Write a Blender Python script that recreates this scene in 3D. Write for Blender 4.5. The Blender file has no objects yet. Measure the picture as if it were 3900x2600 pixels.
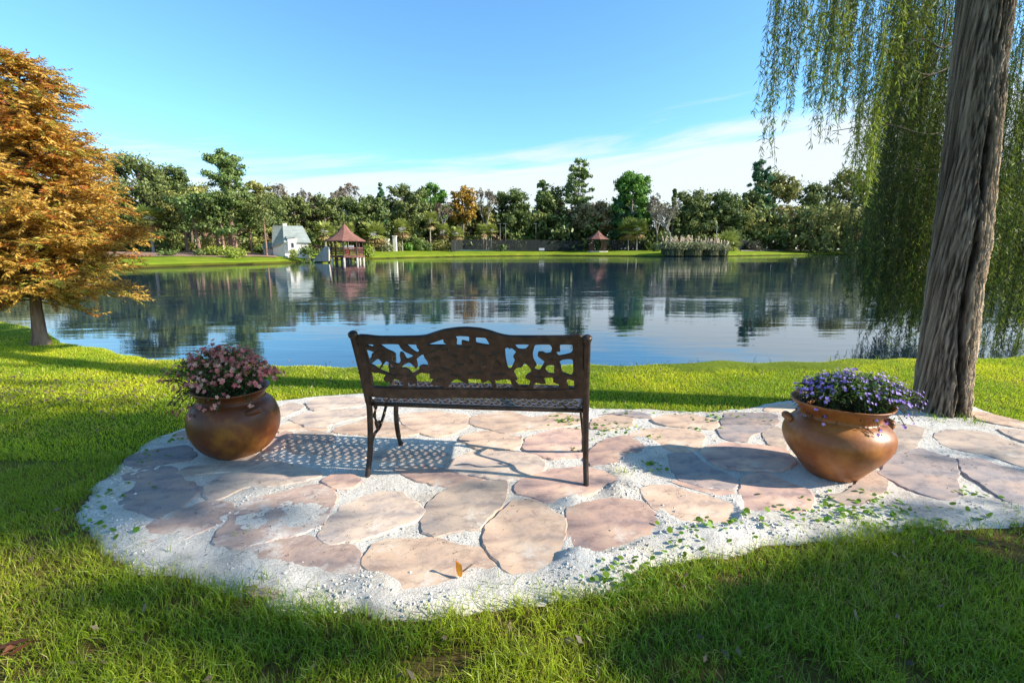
import bpy, math, random
import numpy as np
from mathutils import Vector, Matrix
sc = bpy.context.scene
COL = sc.collection
rng = np.random.default_rng(7)
random.seed(7)
PI = math.pi
# ------------------------------------------------------------------ camera maths
F, H = 1824.0, 1.35
P = math.atan(351.5 / F)
FW = np.array([0, math.cos(P), -math.sin(P)]); UP = np.array([0, math.sin(P), math.cos(P)]); RT = np.array([1.0, 0, 0])
EYE = np.array([0, 0, H])
def ray(x, y): return FW + RT * (x - 1950) / F + UP * (1300 - y) / F
def ground(x, y, z=0.0):
    r = ray(x, y); return EYE + r * ((z - H) / r[2])
def at(x, y, Y):
    r = ray(x, y); return EYE + r * (Y / r[1])
D = 3900 / 2352.0
# ------------------------------------------------------------------ numpy noise
_perm = np.random.default_rng(3).random((256, 256))
def vnoise(x, y):
    x = np.asarray(x, float); y = np.asarray(y, float)
    xi = np.floor(x).astype(int); yi = np.floor(y).astype(int)
    fx = x - xi; fy = y - yi; fx = fx * fx * (3 - 2 * fx); fy = fy * fy * (3 - 2 * fy)
    a = _perm[xi & 255, yi & 255]; b = _perm[(xi + 1) & 255, yi & 255]; c = _perm[xi & 255, (yi + 1) & 255]; d = _perm[(xi + 1) & 255, (yi + 1) & 255]
    return (a * (1 - fx) + b * fx) * (1 - fy) + (c * (1 - fx) + d * fx) * fy
def fbm(x, y, o=4):
    s = 0; a = .5; t = 0
    for i in range(o):
        s = s + a * vnoise(np.asarray(x) * 2**i + 17 * i, np.asarray(y) * 2**i + 31 * i); t += a; a *= .5
    return s / t
def sstep(a, b, x):
    t = np.clip((x - a) / (b - a), 0, 1); return t * t * (3 - 2 * t)
def norm(v): return v / np.maximum(np.linalg.norm(v, axis=-1, keepdims=True), 1e-9)
# ------------------------------------------------------------------ mesh builder
class MB:
    def __init__(s): s.v = []; s.f = []; s.c = []; s.n = 0
    def add(s, v, faces, col=None):
        v = np.asarray(v, float).reshape(-1, 3)
        if isinstance(faces, np.ndarray): s.f.append(faces + s.n)
        else:
            by = {}
            for f in faces: by.setdefault(len(f), []).append(f)
            for k in by: s.f.append(np.array(by[k]) + s.n)
        if col is None: col = (1, 1, 1)
        col = np.asarray(col, float)
        if col.ndim == 1: col = np.tile(col, (len(v), 1))
        s.v.append(v); s.c.append(col); s.n += len(v); return s
    def quads(s, C, U, V, L, W, col, diamond=True):
        C = np.asarray(C); n = len(C)
        L = np.broadcast_to(np.asarray(L, float), (n,))[:, None] / 2; W = np.broadcast_to(np.asarray(W, float), (n,))[:, None] / 2
        if diamond: p = [C - U * L, C + V * W - U * L * .1, C + U * L, C - V * W - U * L * .1]
        else: p = [C - U * L - V * W, C - U * L + V * W, C + U * L + V * W * .8, C + U * L - V * W * .8]
        v = np.stack(p, 1).reshape(-1, 3)
        f = np.arange(n * 4).reshape(n, 4)
        s.add(v, f, np.repeat(np.broadcast_to(np.asarray(col, float), (n, 3)), 4, axis=0)); return s
    def tube(s, pts, rad, k=8, cap=True, col=None):
        pts = np.asarray(pts, float); n = len(pts)
        rad = np.broadcast_to(np.asarray(rad, float), (n,))
        t = np.gradient(pts, axis=0); t = norm(t)
        ref = np.array([0, 0, 1.0]) if abs(t[0][2]) < .9 else np.array([1.0, 0, 0])
        a = norm(np.cross(t[0], ref)); A = []
        for i in range(n):
            a = a - t[i] * np.dot(a, t[i]); a = a / max(np.linalg.norm(a), 1e-9); A.append(a)
        A = np.array(A); B = np.cross(t, A)
        th = np.arange(k) * 2 * PI / k
        v = pts[:, None] + rad[:, None, None] * (A[:, None] * np.cos(th)[None, :, None] + B[:, None] * np.sin(th)[None, :, None])
        i, j = np.meshgrid(np.arange(n - 1), np.arange(k), indexing='ij')
        f = np.stack([i * k + j, i * k + (j + 1) % k, (i + 1) * k + (j + 1) % k, (i + 1) * k + j], -1).reshape(-1, 4)
        s.add(v.reshape(-1, 3), f, col)
        if cap and k > 3:
            base = s.n - n * k
            s.f.append(np.array([[base + q for q in range(k)][::-1]])); s.f.append(np.array([[base + (n - 1) * k + q for q in range(k)]]))
        return s
    def box(s, c, size, rz=0, col=None):
        c = np.asarray(c, float); h = np.asarray(size, float) / 2
        v = np.array([[x, y, z] for z in (-1, 1) for y in (-1, 1) for x in (-1, 1)], float) * h
        ca, sa = math.cos(rz), math.sin(rz)
        v = np.stack([v[:, 0] * ca - v[:, 1] * sa, v[:, 0] * sa + v[:, 1] * ca, v[:, 2]], 1) + c
        s.add(v, np.array([[0, 2, 3, 1], [4, 5, 7, 6], [0, 1, 5, 4], [2, 6, 7, 3], [0, 4, 6, 2], [1, 3, 7, 5]]), col); return s
    def bar(s, a, b, w, h, col=None):
        a = np.asarray(a, float); b = np.asarray(b, float); t = b - a; L = np.linalg.norm(t); t = t / L
        ref = np.array([0, 0, 1.0]) if abs(t[2]) < .95 else np.array([0, 1.0, 0])
        u = norm(np.cross(t, ref)); q = np.cross(u, t)
        v = [p + u * sx * w / 2 + q * sz * h / 2 for p in (a, b) for sz in (-1, 1) for sx in (-1, 1)]
        s.add(v, np.array([[0, 2, 3, 1], [4, 5, 7, 6], [0, 1, 5, 4], [2, 6, 7, 3], [0, 4, 6, 2], [1, 3, 7, 5]]), col); return s
    def lathe(s, prof, k=48, c=(0, 0, 0), col=None):
        prof = np.asarray(prof, float); th = np.arange(k) * 2 * PI / k; n = len(prof)
        v = np.stack([prof[:, 0][:, None] * np.cos(th), prof[:, 0][:, None] * np.sin(th), np.repeat(prof[:, 1][:, None], k, 1)], -1).reshape(-1, 3) + np.asarray(c)
        i, j = np.meshgrid(np.arange(n - 1), np.arange(k), indexing='ij')
        f = np.stack([i * k + j, i * k + (j + 1) % k, (i + 1) * k + (j + 1) % k, (i + 1) * k + j], -1).reshape(-1, 4)
        s.add(v, f, col); return s
    def grid(s, X, Y, Z, col=None):
        n, m = X.shape
        v = np.stack([X, Y, Z], -1).reshape(-1, 3)
        i, j = np.meshgrid(np.arange(n - 1), np.arange(m - 1), indexing='ij')
        f = np.stack([i * m + j, i * m + j + 1, (i + 1) * m + j + 1, (i + 1) * m + j], -1).reshape(-1, 4)
        s.add(v, f, col); return s
    def build(s, name, mat, parent=None, smooth=False, loc=None):
        v = np.concatenate(s.v); c = np.concatenate(s.c)
        me = bpy.data.meshes.new(name)
        me.vertices.add(len(v)); me.vertices.foreach_set('co', v.ravel().astype(np.float32))
        tot = sum(a.size for a in s.f); nf = sum(len(a) for a in s.f)
        me.loops.add(tot); me.loops.foreach_set('vertex_index', np.concatenate([a.ravel() for a in s.f]).astype(np.int32))
        me.polygons.add(nf)
        lt = np.concatenate([np.full(len(a), a.shape[1]) for a in s.f]).astype(np.int32)
        ls = np.concatenate([[0], np.cumsum(lt)[:-1]]).astype(np.int32)
        me.polygons.foreach_set('loop_start', ls); me.polygons.foreach_set('loop_total', lt)
        me.polygons.foreach_set('use_smooth', np.full(nf, smooth))
        ca = me.color_attributes.new('col', 'FLOAT_COLOR', 'POINT')
        ca.data.foreach_set('color', np.concatenate([c, np.ones((len(c), 1))], 1).ravel().astype(np.float32))
        me.update(calc_edges=True); me.validate()
        me.materials.append(mat)
        o = bpy.data.objects.new(name, me); COL.objects.link(o)
        if parent: o.parent = parent
        if loc is not None: o.location = loc
        return o
def tag(o, label=None, cat=None, group=None, kind=None):
    if label: o['label'] = label
    if cat: o['category'] = cat
    if group: o['group'] = group
    if kind: o['kind'] = kind
    return o
def thing(name, label, cat, loc=(0, 0, 0), rz=0, group=None):
    o = bpy.data.objects.new(name, None); COL.objects.link(o); o.empty_display_size = .1
    o.location = tuple(float(q) for q in loc); o.rotation_euler = (0, 0, rz)
    return tag(o, label, cat, group)
# ------------------------------------------------------------------ materials
def nt(name):
    m = bpy.data.materials.new(name); m.use_nodes = True; n = m.node_tree; n.nodes.clear()
    return m, n, n.nodes, n.links
def N(nodes, typ, **kw):
    n = nodes.new(typ)
    for k, v in kw.items():
        if k[0] == '_': setattr(n, k[1:], v)
        else: n.inputs[k.replace('9', ' ')].default_value = v
    return n
def ramp(nodes, stops, interp='LINEAR'):
    r = nodes.new('ShaderNodeValToRGB'); e = r.color_ramp.elements; r.color_ramp.interpolation = interp
    while len(e) < len(stops): e.new(.5)
    for i, (p, c) in enumerate(stops):
        e[i].position = p; e[i].color = (*c, 1) if len(c) == 3 else c
    return r
def surf(name, stops, scale=4, rough=.8, bump=.3, bscale=30, spec=.3, metal=0, stretch=(1, 1, 1), bdist=.01, vcol=False, detail=6, coord='Object'):
    m, t, n, l = nt(name)
    tc = N(n, 'ShaderNodeTexCoord'); mp = N(n, 'ShaderNodeMapping'); mp.inputs['Scale'].default_value = stretch
    l.new(tc.outputs[coord], mp.inputs['Vector'])
    no = N(n, 'ShaderNodeTexNoise', Scale=scale, Detail=detail, Roughness=.6); l.new(mp.outputs[0], no.inputs['Vector'])
    r = ramp(n, stops); l.new(no.outputs['Fac'], r.inputs[0])
    b2 = N(n, 'ShaderNodeTexNoise', Scale=bscale, Detail=5, Roughness=.6); l.new(mp.outputs[0], b2.inputs['Vector'])
    bp = N(n, 'ShaderNodeBump', Strength=bump, Distance=bdist); l.new(b2.outputs['Fac'], bp.inputs['Height'])
    p = N(n, 'ShaderNodeBsdfPrincipled', Roughness=rough, Metallic=metal); p.inputs['Specular IOR Level'].default_value = spec
    src = r.outputs[0]
    if vcol:
        a = N(n, 'ShaderNodeAttribute', _attribute_name='col'); mx = N(n, 'ShaderNodeMix', _data_type='RGBA', _blend_type='MULTIPLY'); mx.inputs[0].default_value = 1
        l.new(src, mx.inputs[6]); l.new(a.outputs['Color'], mx.inputs[7]); src = mx.outputs[2]
    l.new(src, p.inputs['Base Color']); l.new(bp.outputs[0], p.inputs['Normal'])
    o = N(n, 'ShaderNodeOutputMaterial'); l.new(p.outputs[0], o.inputs[0])
    return m
def leafmat(name, trans=.35, gloss=.06, boost=1.0, rough=.5):
    m, t, n, l = nt(name)
    a = N(n, 'ShaderNodeAttribute', _attribute_name='col')
    d = N(n, 'ShaderNodeBsdfDiffuse'); l.new(a.outputs['Color'], d.inputs[0])
    g = N(n, 'ShaderNodeGamma', Gamma=.85); l.new(a.outputs['Color'], g.inputs[0])
    tr = N(n, 'ShaderNodeBsdfTranslucent'); l.new(g.outputs[0], tr.inputs[0])
    mx = N(n, 'ShaderNodeMixShader', Fac=trans); l.new(d.outputs[0], mx.inputs[1]); l.new(tr.outputs[0], mx.inputs[2])
    gl = N(n, 'ShaderNodeBsdfGlossy', Roughness=rough); gl.inputs[0].default_value = (.8, .85, .8, 1)
    m2 = N(n, 'ShaderNodeMixShader', Fac=gloss); l.new(mx.outputs[0], m2.inputs[1]); l.new(gl.outputs[0], m2.inputs[2])
    o = N(n, 'ShaderNodeOutputMaterial'); l.new(m2.outputs[0], o.inputs[0])
    return m
M = {}
M['grit'] = leafmat('grit', 0.0, .02); M['leaf'] = leafmat('leaf', .38, .04); M['grass'] = leafmat('grass_blade', .45, .05); M['petal'] = leafmat('petal', .3, .02); M['farleaf'] = leafmat('far_leaf', .22, .03)
M['bark'] = surf('bark', [(.3, (.10, .075, .055)), (.7, (.26, .21, .17))], 6, .95, .8, 18, .1, stretch=(1, 1, .2), bdist=.05)
M['palebark'] = surf('pale_bark', [(.3, (.22, .19, .17)), (.7, (.42, .38, .34))], 6, .95, .5, 18, .1, stretch=(1, 1, .2))
M['redbark'] = surf('pine_bark', [(.3, (.14, .08, .06)), (.7, (.38, .25, .19))], 5, .95, .6, 12, .1, stretch=(1, 1, .3))
M['cypbark'] = surf('cypress_bark', [(.3, (.12, .07, .05)), (.7, (.36, .25, .19))], 14, .95, .9, 40, .1, stretch=(1, 1, .15), bdist=.03)
M['willowbark'] = surf('willow_bark', [(.25, (.17, .135, .10)), (.5, (.30, .25, .20)), (.75, (.44, .38, .32))], 9, .95, 1.0, 42, .1, stretch=(1, 1, .16), bdist=.03, vcol=True)
M['twig'] = surf('twig', [(.3, (.05, .035, .02)), (.7, (.12, .09, .06))], 10, .9, .2)
M['bronze'] = surf('dark_bronze', [(.3, (.024, .016, .012)), (.55, (.052, .034, .024)), (.8, (.12, .08, .052))], 22, .42, .35, 90, .5, metal=.45, bdist=.003)
M['seatmetal'] = surf('bronze_sky_sheen', [(.3, (.06, .045, .042)), (.55, (.12, .095, .09)), (.8, (.22, .18, .17))], 26, .30, .3, 90, .6, metal=.5, bdist=.003)  # bronze paled so its colour carries the sky's reflection on the seat
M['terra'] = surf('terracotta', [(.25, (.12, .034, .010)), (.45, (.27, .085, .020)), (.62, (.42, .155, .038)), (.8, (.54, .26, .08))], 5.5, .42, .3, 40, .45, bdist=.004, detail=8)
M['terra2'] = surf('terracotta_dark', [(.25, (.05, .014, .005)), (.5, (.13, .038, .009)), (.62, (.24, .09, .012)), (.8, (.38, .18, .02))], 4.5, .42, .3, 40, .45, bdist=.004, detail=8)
M['soil'] = surf('soil', [(.3, (.03, .02, .014)), (.7, (.08, .055, .04))], 20, 1, .8, 60)
M['roofslate'] = surf('slate_roof', [(.3, (.27, .31, .30)), (.7, (.40, .45, .43))], 1.2, .8, .4, 6, .2, stretch=(1, 1, 4), bdist=.05)
M['white'] = surf('white_render', [(.3, (.70, .66, .60)), (.7, (.84, .81, .76))], 1, .8, .1)
M['roofred'] = surf('brown_shingle', [(.3, (.17, .075, .062)), (.7, (.33, .17, .135))], 2.0, .85, .5, 10, .2, stretch=(1, 1, 5), bdist=.05)
M['redwood'] = surf('red_stained_wood', [(.3, (.11, .045, .04)), (.7, (.24, .11, .09))], 5, .8, .2)
M['darkwood'] = surf('dark_wood', [(.3, (.035, .025, .022)), (.7, (.09, .065, .055))], 5, .8, .2)
M['concrete'] = surf('concrete', [(.3, (.38, .36, .32)), (.7, (.60, .57, .52))], 3, .9, .2)
M['orange'] = surf('orange_plastic', [(.3, (.6, .08, .03)), (.7, (.7, .12, .04))], 3, .6, 0)
M['glass'] = surf('dark_pane', [(.3, (.02, .03, .04)), (.7, (.05, .06, .07))], 3, .1, 0, spec=.6)
M['metalgrey'] = surf('grey_metal', [(.3, (.2, .2, .2)), (.7, (.32, .32, .32))], 3, .5, 0, metal=.5)
M['court'] = surf('court_green', [(.3, (.06, .17, .13)), (.7, (.10, .24, .19))], 1, .8, 0)
M['mulch'] = surf('pine_straw', [(.3, (.24, .14, .10)), (.7, (.44, .30, .22))], 1.5, 1, .5, 8)
M['rock'] = surf('dark_rock', [(.3, (.04, .04, .04)), (.7, (.12, .11, .10))], 3, .9, .5)
def fence_mat():
    m, t, n, l = nt('dark_chain_link')
    tr = N(n, 'ShaderNodeBsdfTransparent'); d = N(n, 'ShaderNodeBsdfDiffuse'); d.inputs[0].default_value = (.035, .04, .045, 1)
    mx = N(n, 'ShaderNodeMixShader', Fac=.68); l.new(tr.outputs[0], mx.inputs[1]); l.new(d.outputs[0], mx.inputs[2])
    o = N(n, 'ShaderNodeOutputMaterial'); l.new(mx.outputs[0], o.inputs[0]); return m
M['mesh'] = fence_mat()
def ground_mat():
    m, t, n, l = nt('lawn_ground')
    tc = N(n, 'ShaderNodeTexCoord')
    a = N(n, 'ShaderNodeTexNoise', Scale=.35, Detail=6, Roughness=.65); l.new(tc.outputs['Object'], a.inputs['Vector'])
    b = N(n, 'ShaderNodeTexNoise', Scale=26, Detail=6, Roughness=.7); l.new(tc.outputs['Object'], b.inputs['Vector'])
    r = ramp(n, [(.3, (.16, .25, .018)), (.5, (.26, .36, .025)), (.7, (.36, .42, .04))]); l.new(a.outputs['Fac'], r.inputs[0])
    r2 = ramp(n, [(.3, (.45, .45, .4)), (.6, (1, 1, 1))]); l.new(b.outputs['Fac'], r2.inputs[0])
    mx = N(n, 'ShaderNodeMix', _data_type='RGBA', _blend_type='MULTIPLY'); mx.inputs[0].default_value = 1
    l.new(r.outputs[0], mx.inputs[6]); l.new(r2.outputs[0], mx.inputs[7])
    # bare soil near the viewer, painted far-bank shade, and wet mud under the waterline
    at_ = N(n, 'ShaderNodeAttribute', _attribute_name='col')
    m2 = N(n, 'ShaderNodeMix', _data_type='RGBA', _blend_type='MULTIPLY'); m2.inputs[0].default_value = 1
    l.new(mx.outputs[2], m2.inputs[6]); l.new(at_.outputs['Color'], m2.inputs[7])
    bp = N(n, 'ShaderNodeBump', Strength=.6, Distance=.03); l.new(b.outputs['Fac'], bp.inputs['Height'])
    p = N(n, 'ShaderNodeBsdfPrincipled', Roughness=.95); p.inputs['Specular IOR Level'].default_value = .1
    l.new(m2.outputs[2], p.inputs['Base Color']); l.new(bp.outputs[0], p.inputs['Normal'])
    o = N(n, 'ShaderNodeOutputMaterial'); l.new(p.outputs[0], o.inputs[0]); return m
M['ground'] = ground_mat()
def sand_nodes(n, l, tc):
    a = N(n, 'ShaderNodeTexNoise', Scale=3, Detail=8, Roughness=.7); l.new(tc.outputs['Object'], a.inputs['Vector'])
    r = ramp(n, [(.3, (.54, .49, .42)), (.5, (.78, .74, .67)), (.75, (.88, .85, .79))]); l.new(a.outputs['Fac'], r.inputs[0])
    b = N(n, 'ShaderNodeTexNoise', Scale=95, Detail=3, Roughness=.7); l.new(tc.outputs['Object'], b.inputs['Vector'])
    r2 = ramp(n, [(.32, (.32, .28, .24)), (.45, (1, 1, 1))]); l.new(b.outputs['Fac'], r2.inputs[0])
    mx = N(n, 'ShaderNodeMix', _data_type='RGBA', _blend_type='MULTIPLY'); mx.inputs[0].default_value = .6
    l.new(r.outputs[0], mx.inputs[6]); l.new(r2.outputs[0], mx.inputs[7])
    return mx.outputs[2], b
def sand_mat():
    m, t, n, l = nt('white_sand'); tc = N(n, 'ShaderNodeTexCoord')
    c, b = sand_nodes(n, l, tc)
    b2 = N(n, 'ShaderNodeTexNoise', Scale=55, Detail=6, Roughness=.75); l.new(tc.outputs['Object'], b2.inputs['Vector'])
    bp = N(n, 'ShaderNodeBump', Strength=.8, Distance=.02); l.new(b2.outputs['Fac'], bp.inputs['Height'])
    p = N(n, 'ShaderNodeBsdfPrincipled', Roughness=.95); p.inputs['Specular IOR Level'].default_value = .15
    l.new(c, p.inputs['Base Color']); l.new(bp.outputs[0], p.inputs['Normal'])
    o = N(n, 'ShaderNodeOutputMaterial'); l.new(p.outputs[0], o.inputs[0]); return m
M['sand'] = sand_mat()
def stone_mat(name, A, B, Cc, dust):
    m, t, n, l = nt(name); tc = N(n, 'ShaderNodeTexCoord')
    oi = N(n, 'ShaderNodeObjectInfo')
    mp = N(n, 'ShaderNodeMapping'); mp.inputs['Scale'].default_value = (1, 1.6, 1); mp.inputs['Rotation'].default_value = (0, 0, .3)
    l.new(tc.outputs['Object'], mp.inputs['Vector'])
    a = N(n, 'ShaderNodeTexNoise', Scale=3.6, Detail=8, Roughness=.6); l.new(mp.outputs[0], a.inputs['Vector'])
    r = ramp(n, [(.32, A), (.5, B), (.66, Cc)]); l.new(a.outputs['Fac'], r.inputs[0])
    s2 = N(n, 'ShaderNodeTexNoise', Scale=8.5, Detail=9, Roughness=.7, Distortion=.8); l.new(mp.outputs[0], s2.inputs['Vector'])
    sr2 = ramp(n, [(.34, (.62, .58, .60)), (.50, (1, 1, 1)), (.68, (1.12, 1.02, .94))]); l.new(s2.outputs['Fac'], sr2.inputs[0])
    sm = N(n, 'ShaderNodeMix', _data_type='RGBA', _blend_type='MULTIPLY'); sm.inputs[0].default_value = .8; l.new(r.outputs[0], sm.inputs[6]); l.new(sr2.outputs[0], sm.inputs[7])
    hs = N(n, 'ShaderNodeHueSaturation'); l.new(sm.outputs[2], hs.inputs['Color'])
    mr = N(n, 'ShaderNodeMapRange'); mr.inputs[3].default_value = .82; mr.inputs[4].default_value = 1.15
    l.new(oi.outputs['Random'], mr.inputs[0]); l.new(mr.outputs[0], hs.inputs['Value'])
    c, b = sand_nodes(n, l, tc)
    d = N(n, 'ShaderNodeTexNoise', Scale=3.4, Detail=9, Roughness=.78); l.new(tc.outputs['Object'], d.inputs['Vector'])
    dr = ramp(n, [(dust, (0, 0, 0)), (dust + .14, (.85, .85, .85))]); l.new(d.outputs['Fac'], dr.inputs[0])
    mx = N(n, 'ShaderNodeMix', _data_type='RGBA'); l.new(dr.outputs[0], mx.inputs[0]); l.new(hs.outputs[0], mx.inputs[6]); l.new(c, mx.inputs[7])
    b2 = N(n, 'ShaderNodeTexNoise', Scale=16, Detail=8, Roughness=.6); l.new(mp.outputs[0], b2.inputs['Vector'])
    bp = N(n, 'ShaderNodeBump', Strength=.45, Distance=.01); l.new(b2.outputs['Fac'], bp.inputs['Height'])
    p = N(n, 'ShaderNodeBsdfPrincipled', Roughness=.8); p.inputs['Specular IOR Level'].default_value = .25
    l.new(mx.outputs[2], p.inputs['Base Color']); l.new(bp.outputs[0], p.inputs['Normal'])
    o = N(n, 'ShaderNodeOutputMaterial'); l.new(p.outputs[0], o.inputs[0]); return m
M['pink'] = stone_mat('pink_flagstone', (.36, .28, .28), (.62, .42, .34), (.76, .54, .40), .56)
M['peach'] = stone_mat('peach_flagstone', (.50, .39, .34), (.72, .52, .38), (.82, .64, .48), .56)
M['tan'] = stone_mat('tan_flagstone', (.38, .34, .33), (.60, .48, .39), (.72, .57, .44), .56)
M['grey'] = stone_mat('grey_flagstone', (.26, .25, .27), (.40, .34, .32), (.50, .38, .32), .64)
M['dusty'] = stone_mat('dusty_flagstone', (.36, .29, .28), (.50, .37, .31), (.58, .42, .33), .50)
def water_mat():
    m, t, n, l = nt('pond_water'); tc = N(n, 'ShaderNodeTexCoord')
    def nz(sc_, stx, sty, det, rot=0):
        mp = N(n, 'ShaderNodeMapping'); mp.inputs['Scale'].default_value = (stx, sty, 1); mp.inputs['Rotation'].default_value = (0, 0, rot)
        l.new(tc.outputs['Object'], mp.inputs['Vector'])
        a = N(n, 'ShaderNodeTexNoise', Scale=sc_, Detail=det, Roughness=.5); l.new(mp.outputs[0], a.inputs['Vector']); return a
    a = nz(1.0, .9, 3.2, 3, .06); b = nz(1.0, .22, .8, 3, -.05)
    g = nz(1.0, .012, .10, 3, .03)
    mk = ramp(n, [(.5, (.22, .22, .22)), (.60, (.6, .6, .6)), (.68, (1.5, 1.5, 1.5))]); l.new(g.outputs['Fac'], mk.inputs[0])
    s1 = N(n, 'ShaderNodeMath', _operation='MULTIPLY'); l.new(a.outputs['Fac'], s1.inputs[0]); s1.inputs[1].default_value = .30
    s2 = N(n, 'ShaderNodeMath', _operation='ADD'); l.new(s1.outputs[0], s2.inputs[0]); l.new(b.outputs['Fac'], s2.inputs[1])
    s3 = N(n, 'ShaderNodeMath', _operation='MULTIPLY'); l.new(s2.outputs[0], s3.inputs[0]); l.new(mk.outputs[0], s3.inputs[1])
    bp = N(n, 'ShaderNodeBump', Strength=.75, Distance=.05); l.new(s3.outputs[0], bp.inputs['Height'])
    p = N(n, 'ShaderNodeBsdfPrincipled', Roughness=.03, IOR=2.1); p.inputs['Base Color'].default_value = (.020, .048, .080, 1); p.inputs['Specular Tint'].default_value = (.50, .80, 1, 1)
    l.new(bp.outputs[0], p.inputs['Normal'])
    o = N(n, 'ShaderNodeOutputMaterial'); l.new(p.outputs[0], o.inputs[0]); return m
M['water'] = water_mat()
# ------------------------------------------------------------------ sun direction
SAZ, SEL = math.radians(9), math.radians(27)
L = np.array([math.cos(SEL) * math.cos(SAZ), -math.cos(SEL) * math.sin(SAZ), math.sin(SEL)])
# ------------------------------------------------------------------ ground, pond
WZ = -.45
nearpts = [ground(*q)[:2] for q in [(0, 1228), (120, 1242), (191, 1298), (319, 1314), (400, 1338), (558, 1361), (820, 1375), (1350, 1397), (2250, 1390), (2700, 1385), (3300, 1370), (3900, 1362)]]
nx = np.array([-400, -60, -25, -14] + [p[0] for p in nearpts] + [12, 30, 80, 400]); ny = np.array([15, 14, 13, 10.8] + [p[1] for p in nearpts] + [6.4, 9, 14, 30])
farS = [(-300, 1060), (200, 1033), (560, 1021), (800, 1012), (1000, 1006), (1150, 1000), (1235, 996), (1300, 988), (1420, 986), (1600, 981), (1800, 977), (2100, 974), (2500, 977), (2780, 976), (3000, 972), (3300, 970), (3900, 968), (4300, 965)]
farpts = [ground(q[0], q[1], WZ)[:2] for q in farS]
fa = np.array([-6, -3] + [p[0] / p[1] for p in farpts] + [2.5, 6]); fy = np.array([16, 20] + [p[1] for p in farpts] + [160, 120])
def near_y(x): return np.interp(x, nx, ny) + .05 * np.sin(np.asarray(x) * 3.1) + .04 * np.sin(np.asarray(x) * 7.7 + 1)
def far_y(a): return np.interp(a, fa, fy)
def ground_z(x, y):
    x = np.asarray(x, float); y = np.asarray(y, float)
    n_ = near_y(x); f_ = far_y(x / np.maximum(y, .5)); f_ = np.where(y < 2, 1e9, f_)
    z1 = -sstep(-.1, 1.0, y - n_) * .9
    d = y - f_
    z2 = -.9 + .9 * sstep(-1.6, 1.2, d) + .35 * sstep(0, 8, d) + .65 * sstep(4, 26, d)
    return np.where(y < (n_ + f_) / 2, z1, z2)
av = np.concatenate([-np.geomspace(6, 1.15, 30), np.linspace(-1.12, 1.12, 330), np.geomspace(1.15, 6, 30)])
cols = []
for a in av:
    y = 6.0
    for _ in range(12): y = float(near_y(a * math.sqrt(y * y + 16)))
    ynr = y; yf = float(far_y(a)); yf = max(yf, ynr + 4)
    ys = np.concatenate([np.linspace(-40, -2, 10), np.linspace(-1, ynr - .9, 26), np.linspace(ynr - .7, ynr + 1.2, 24), np.linspace(ynr + 1.8, yf - 2.4, 8), np.linspace(yf - 1.9, yf + 1.6, 14), yf + np.array([2.4, 3.5, 5, 7, 9, 12, 16, 20, 26, 34, 60, 120, 300, 900])])
    cols.append(ys)
Yg = np.array(cols); Xg = av[:, None] * np.sqrt(Yg ** 2 + 16)
Zg = ground_z(Xg, Yg)
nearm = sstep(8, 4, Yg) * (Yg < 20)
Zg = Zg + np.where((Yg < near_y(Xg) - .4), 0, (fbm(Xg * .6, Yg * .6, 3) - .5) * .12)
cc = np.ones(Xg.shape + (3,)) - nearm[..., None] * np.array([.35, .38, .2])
cc = cc * (1 - (sstep(3.2, 2.6, Yg) * (Yg > .4) * (np.abs(Xg) < Yg * 1.0 + 1.2))[..., None] * (1 - np.array([1.1, .60, 2.2])))
cc = np.where(((Zg < WZ + .30) & (Yg > 20))[..., None], cc * np.array([.42, .36, .5]), cc)  # shade under the far bank's edge painted as a dark band
cc = np.where((Zg < WZ + .10)[..., None] & (Yg > 3)[..., None], cc * np.array([.35, .25, .6]), cc)
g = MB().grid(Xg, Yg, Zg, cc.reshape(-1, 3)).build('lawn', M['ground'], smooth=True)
tag(g, 'green grassy ground around the pond', 'lawn', kind='structure')
w = MB().grid(*np.meshgrid([-500, 500], [4.2, 320], indexing='ij'), np.full((2, 2), WZ)).build('water', M['water'])
tag(w, 'calm blue pond water reflecting the trees', 'water', kind='structure')
# ------------------------------------------------------------------ sand patch
patioD = [(660, 918), (760, 907), (835, 903), (1000, 925), (1200, 930), (1360, 936), (1500, 942), (1640, 946), (1720, 938), (1790, 922), (1900, 915), (2085, 925), (2235, 935), (2300, 958), (2360, 975), (2560, 1030), (2900, 1120), (2900, 1420), (2500, 1225), (2352, 1212), (2100, 1214), (1960, 1238), (1850, 1262), (1750, 1262), (1600, 1292), (1500, 1310), (1440, 1345), (1410, 1362), (1330, 1380), (1200, 1392), (1060, 1412), (1000, 1425), (930, 1436), (850, 1422), (760, 1412), (640, 1410), (560, 1380), (480, 1352), (400, 1340), (300, 1310), (210, 1262), (180, 1215), (172, 1190), (215, 1125), (290, 1055), (350, 1015), (400, 992), (500, 950), (580, 928)]
PAT = np.array([ground(x * D, y * D)[:2] for x, y in patioD])
def sdf(poly, x, y):
    x = np.asarray(x, float).ravel(); y = np.asarray(y, float).ravel()
    d = np.full(x.shape, 1e9); ins = np.zeros(x.shape, bool)
    n = len(poly)
    for i in range(n):
        ax, ay = poly[i]; bx, by = poly[(i + 1) % n]
        ex, ey = bx - ax, by - ay; t = np.clip(((x - ax) * ex + (y - ay) * ey) / (ex * ex + ey * ey + 1e-12), 0, 1)
        d = np.minimum(d, np.hypot(x - ax - t * ex, y - ay - t * ey))
        c = ((ay > y) != (by > y)) & (x < (bx - ax) * (y - ay) / (by - ay + 1e-12) + ax); ins ^= c
    return np.where(ins, d, -d)      # positive inside
def patio_in(x, y):
    return sdf(PAT, x, y) + (fbm(np.ravel(x) * 7, np.ravel(y) * 7, 4) - .5) * .16
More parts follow.
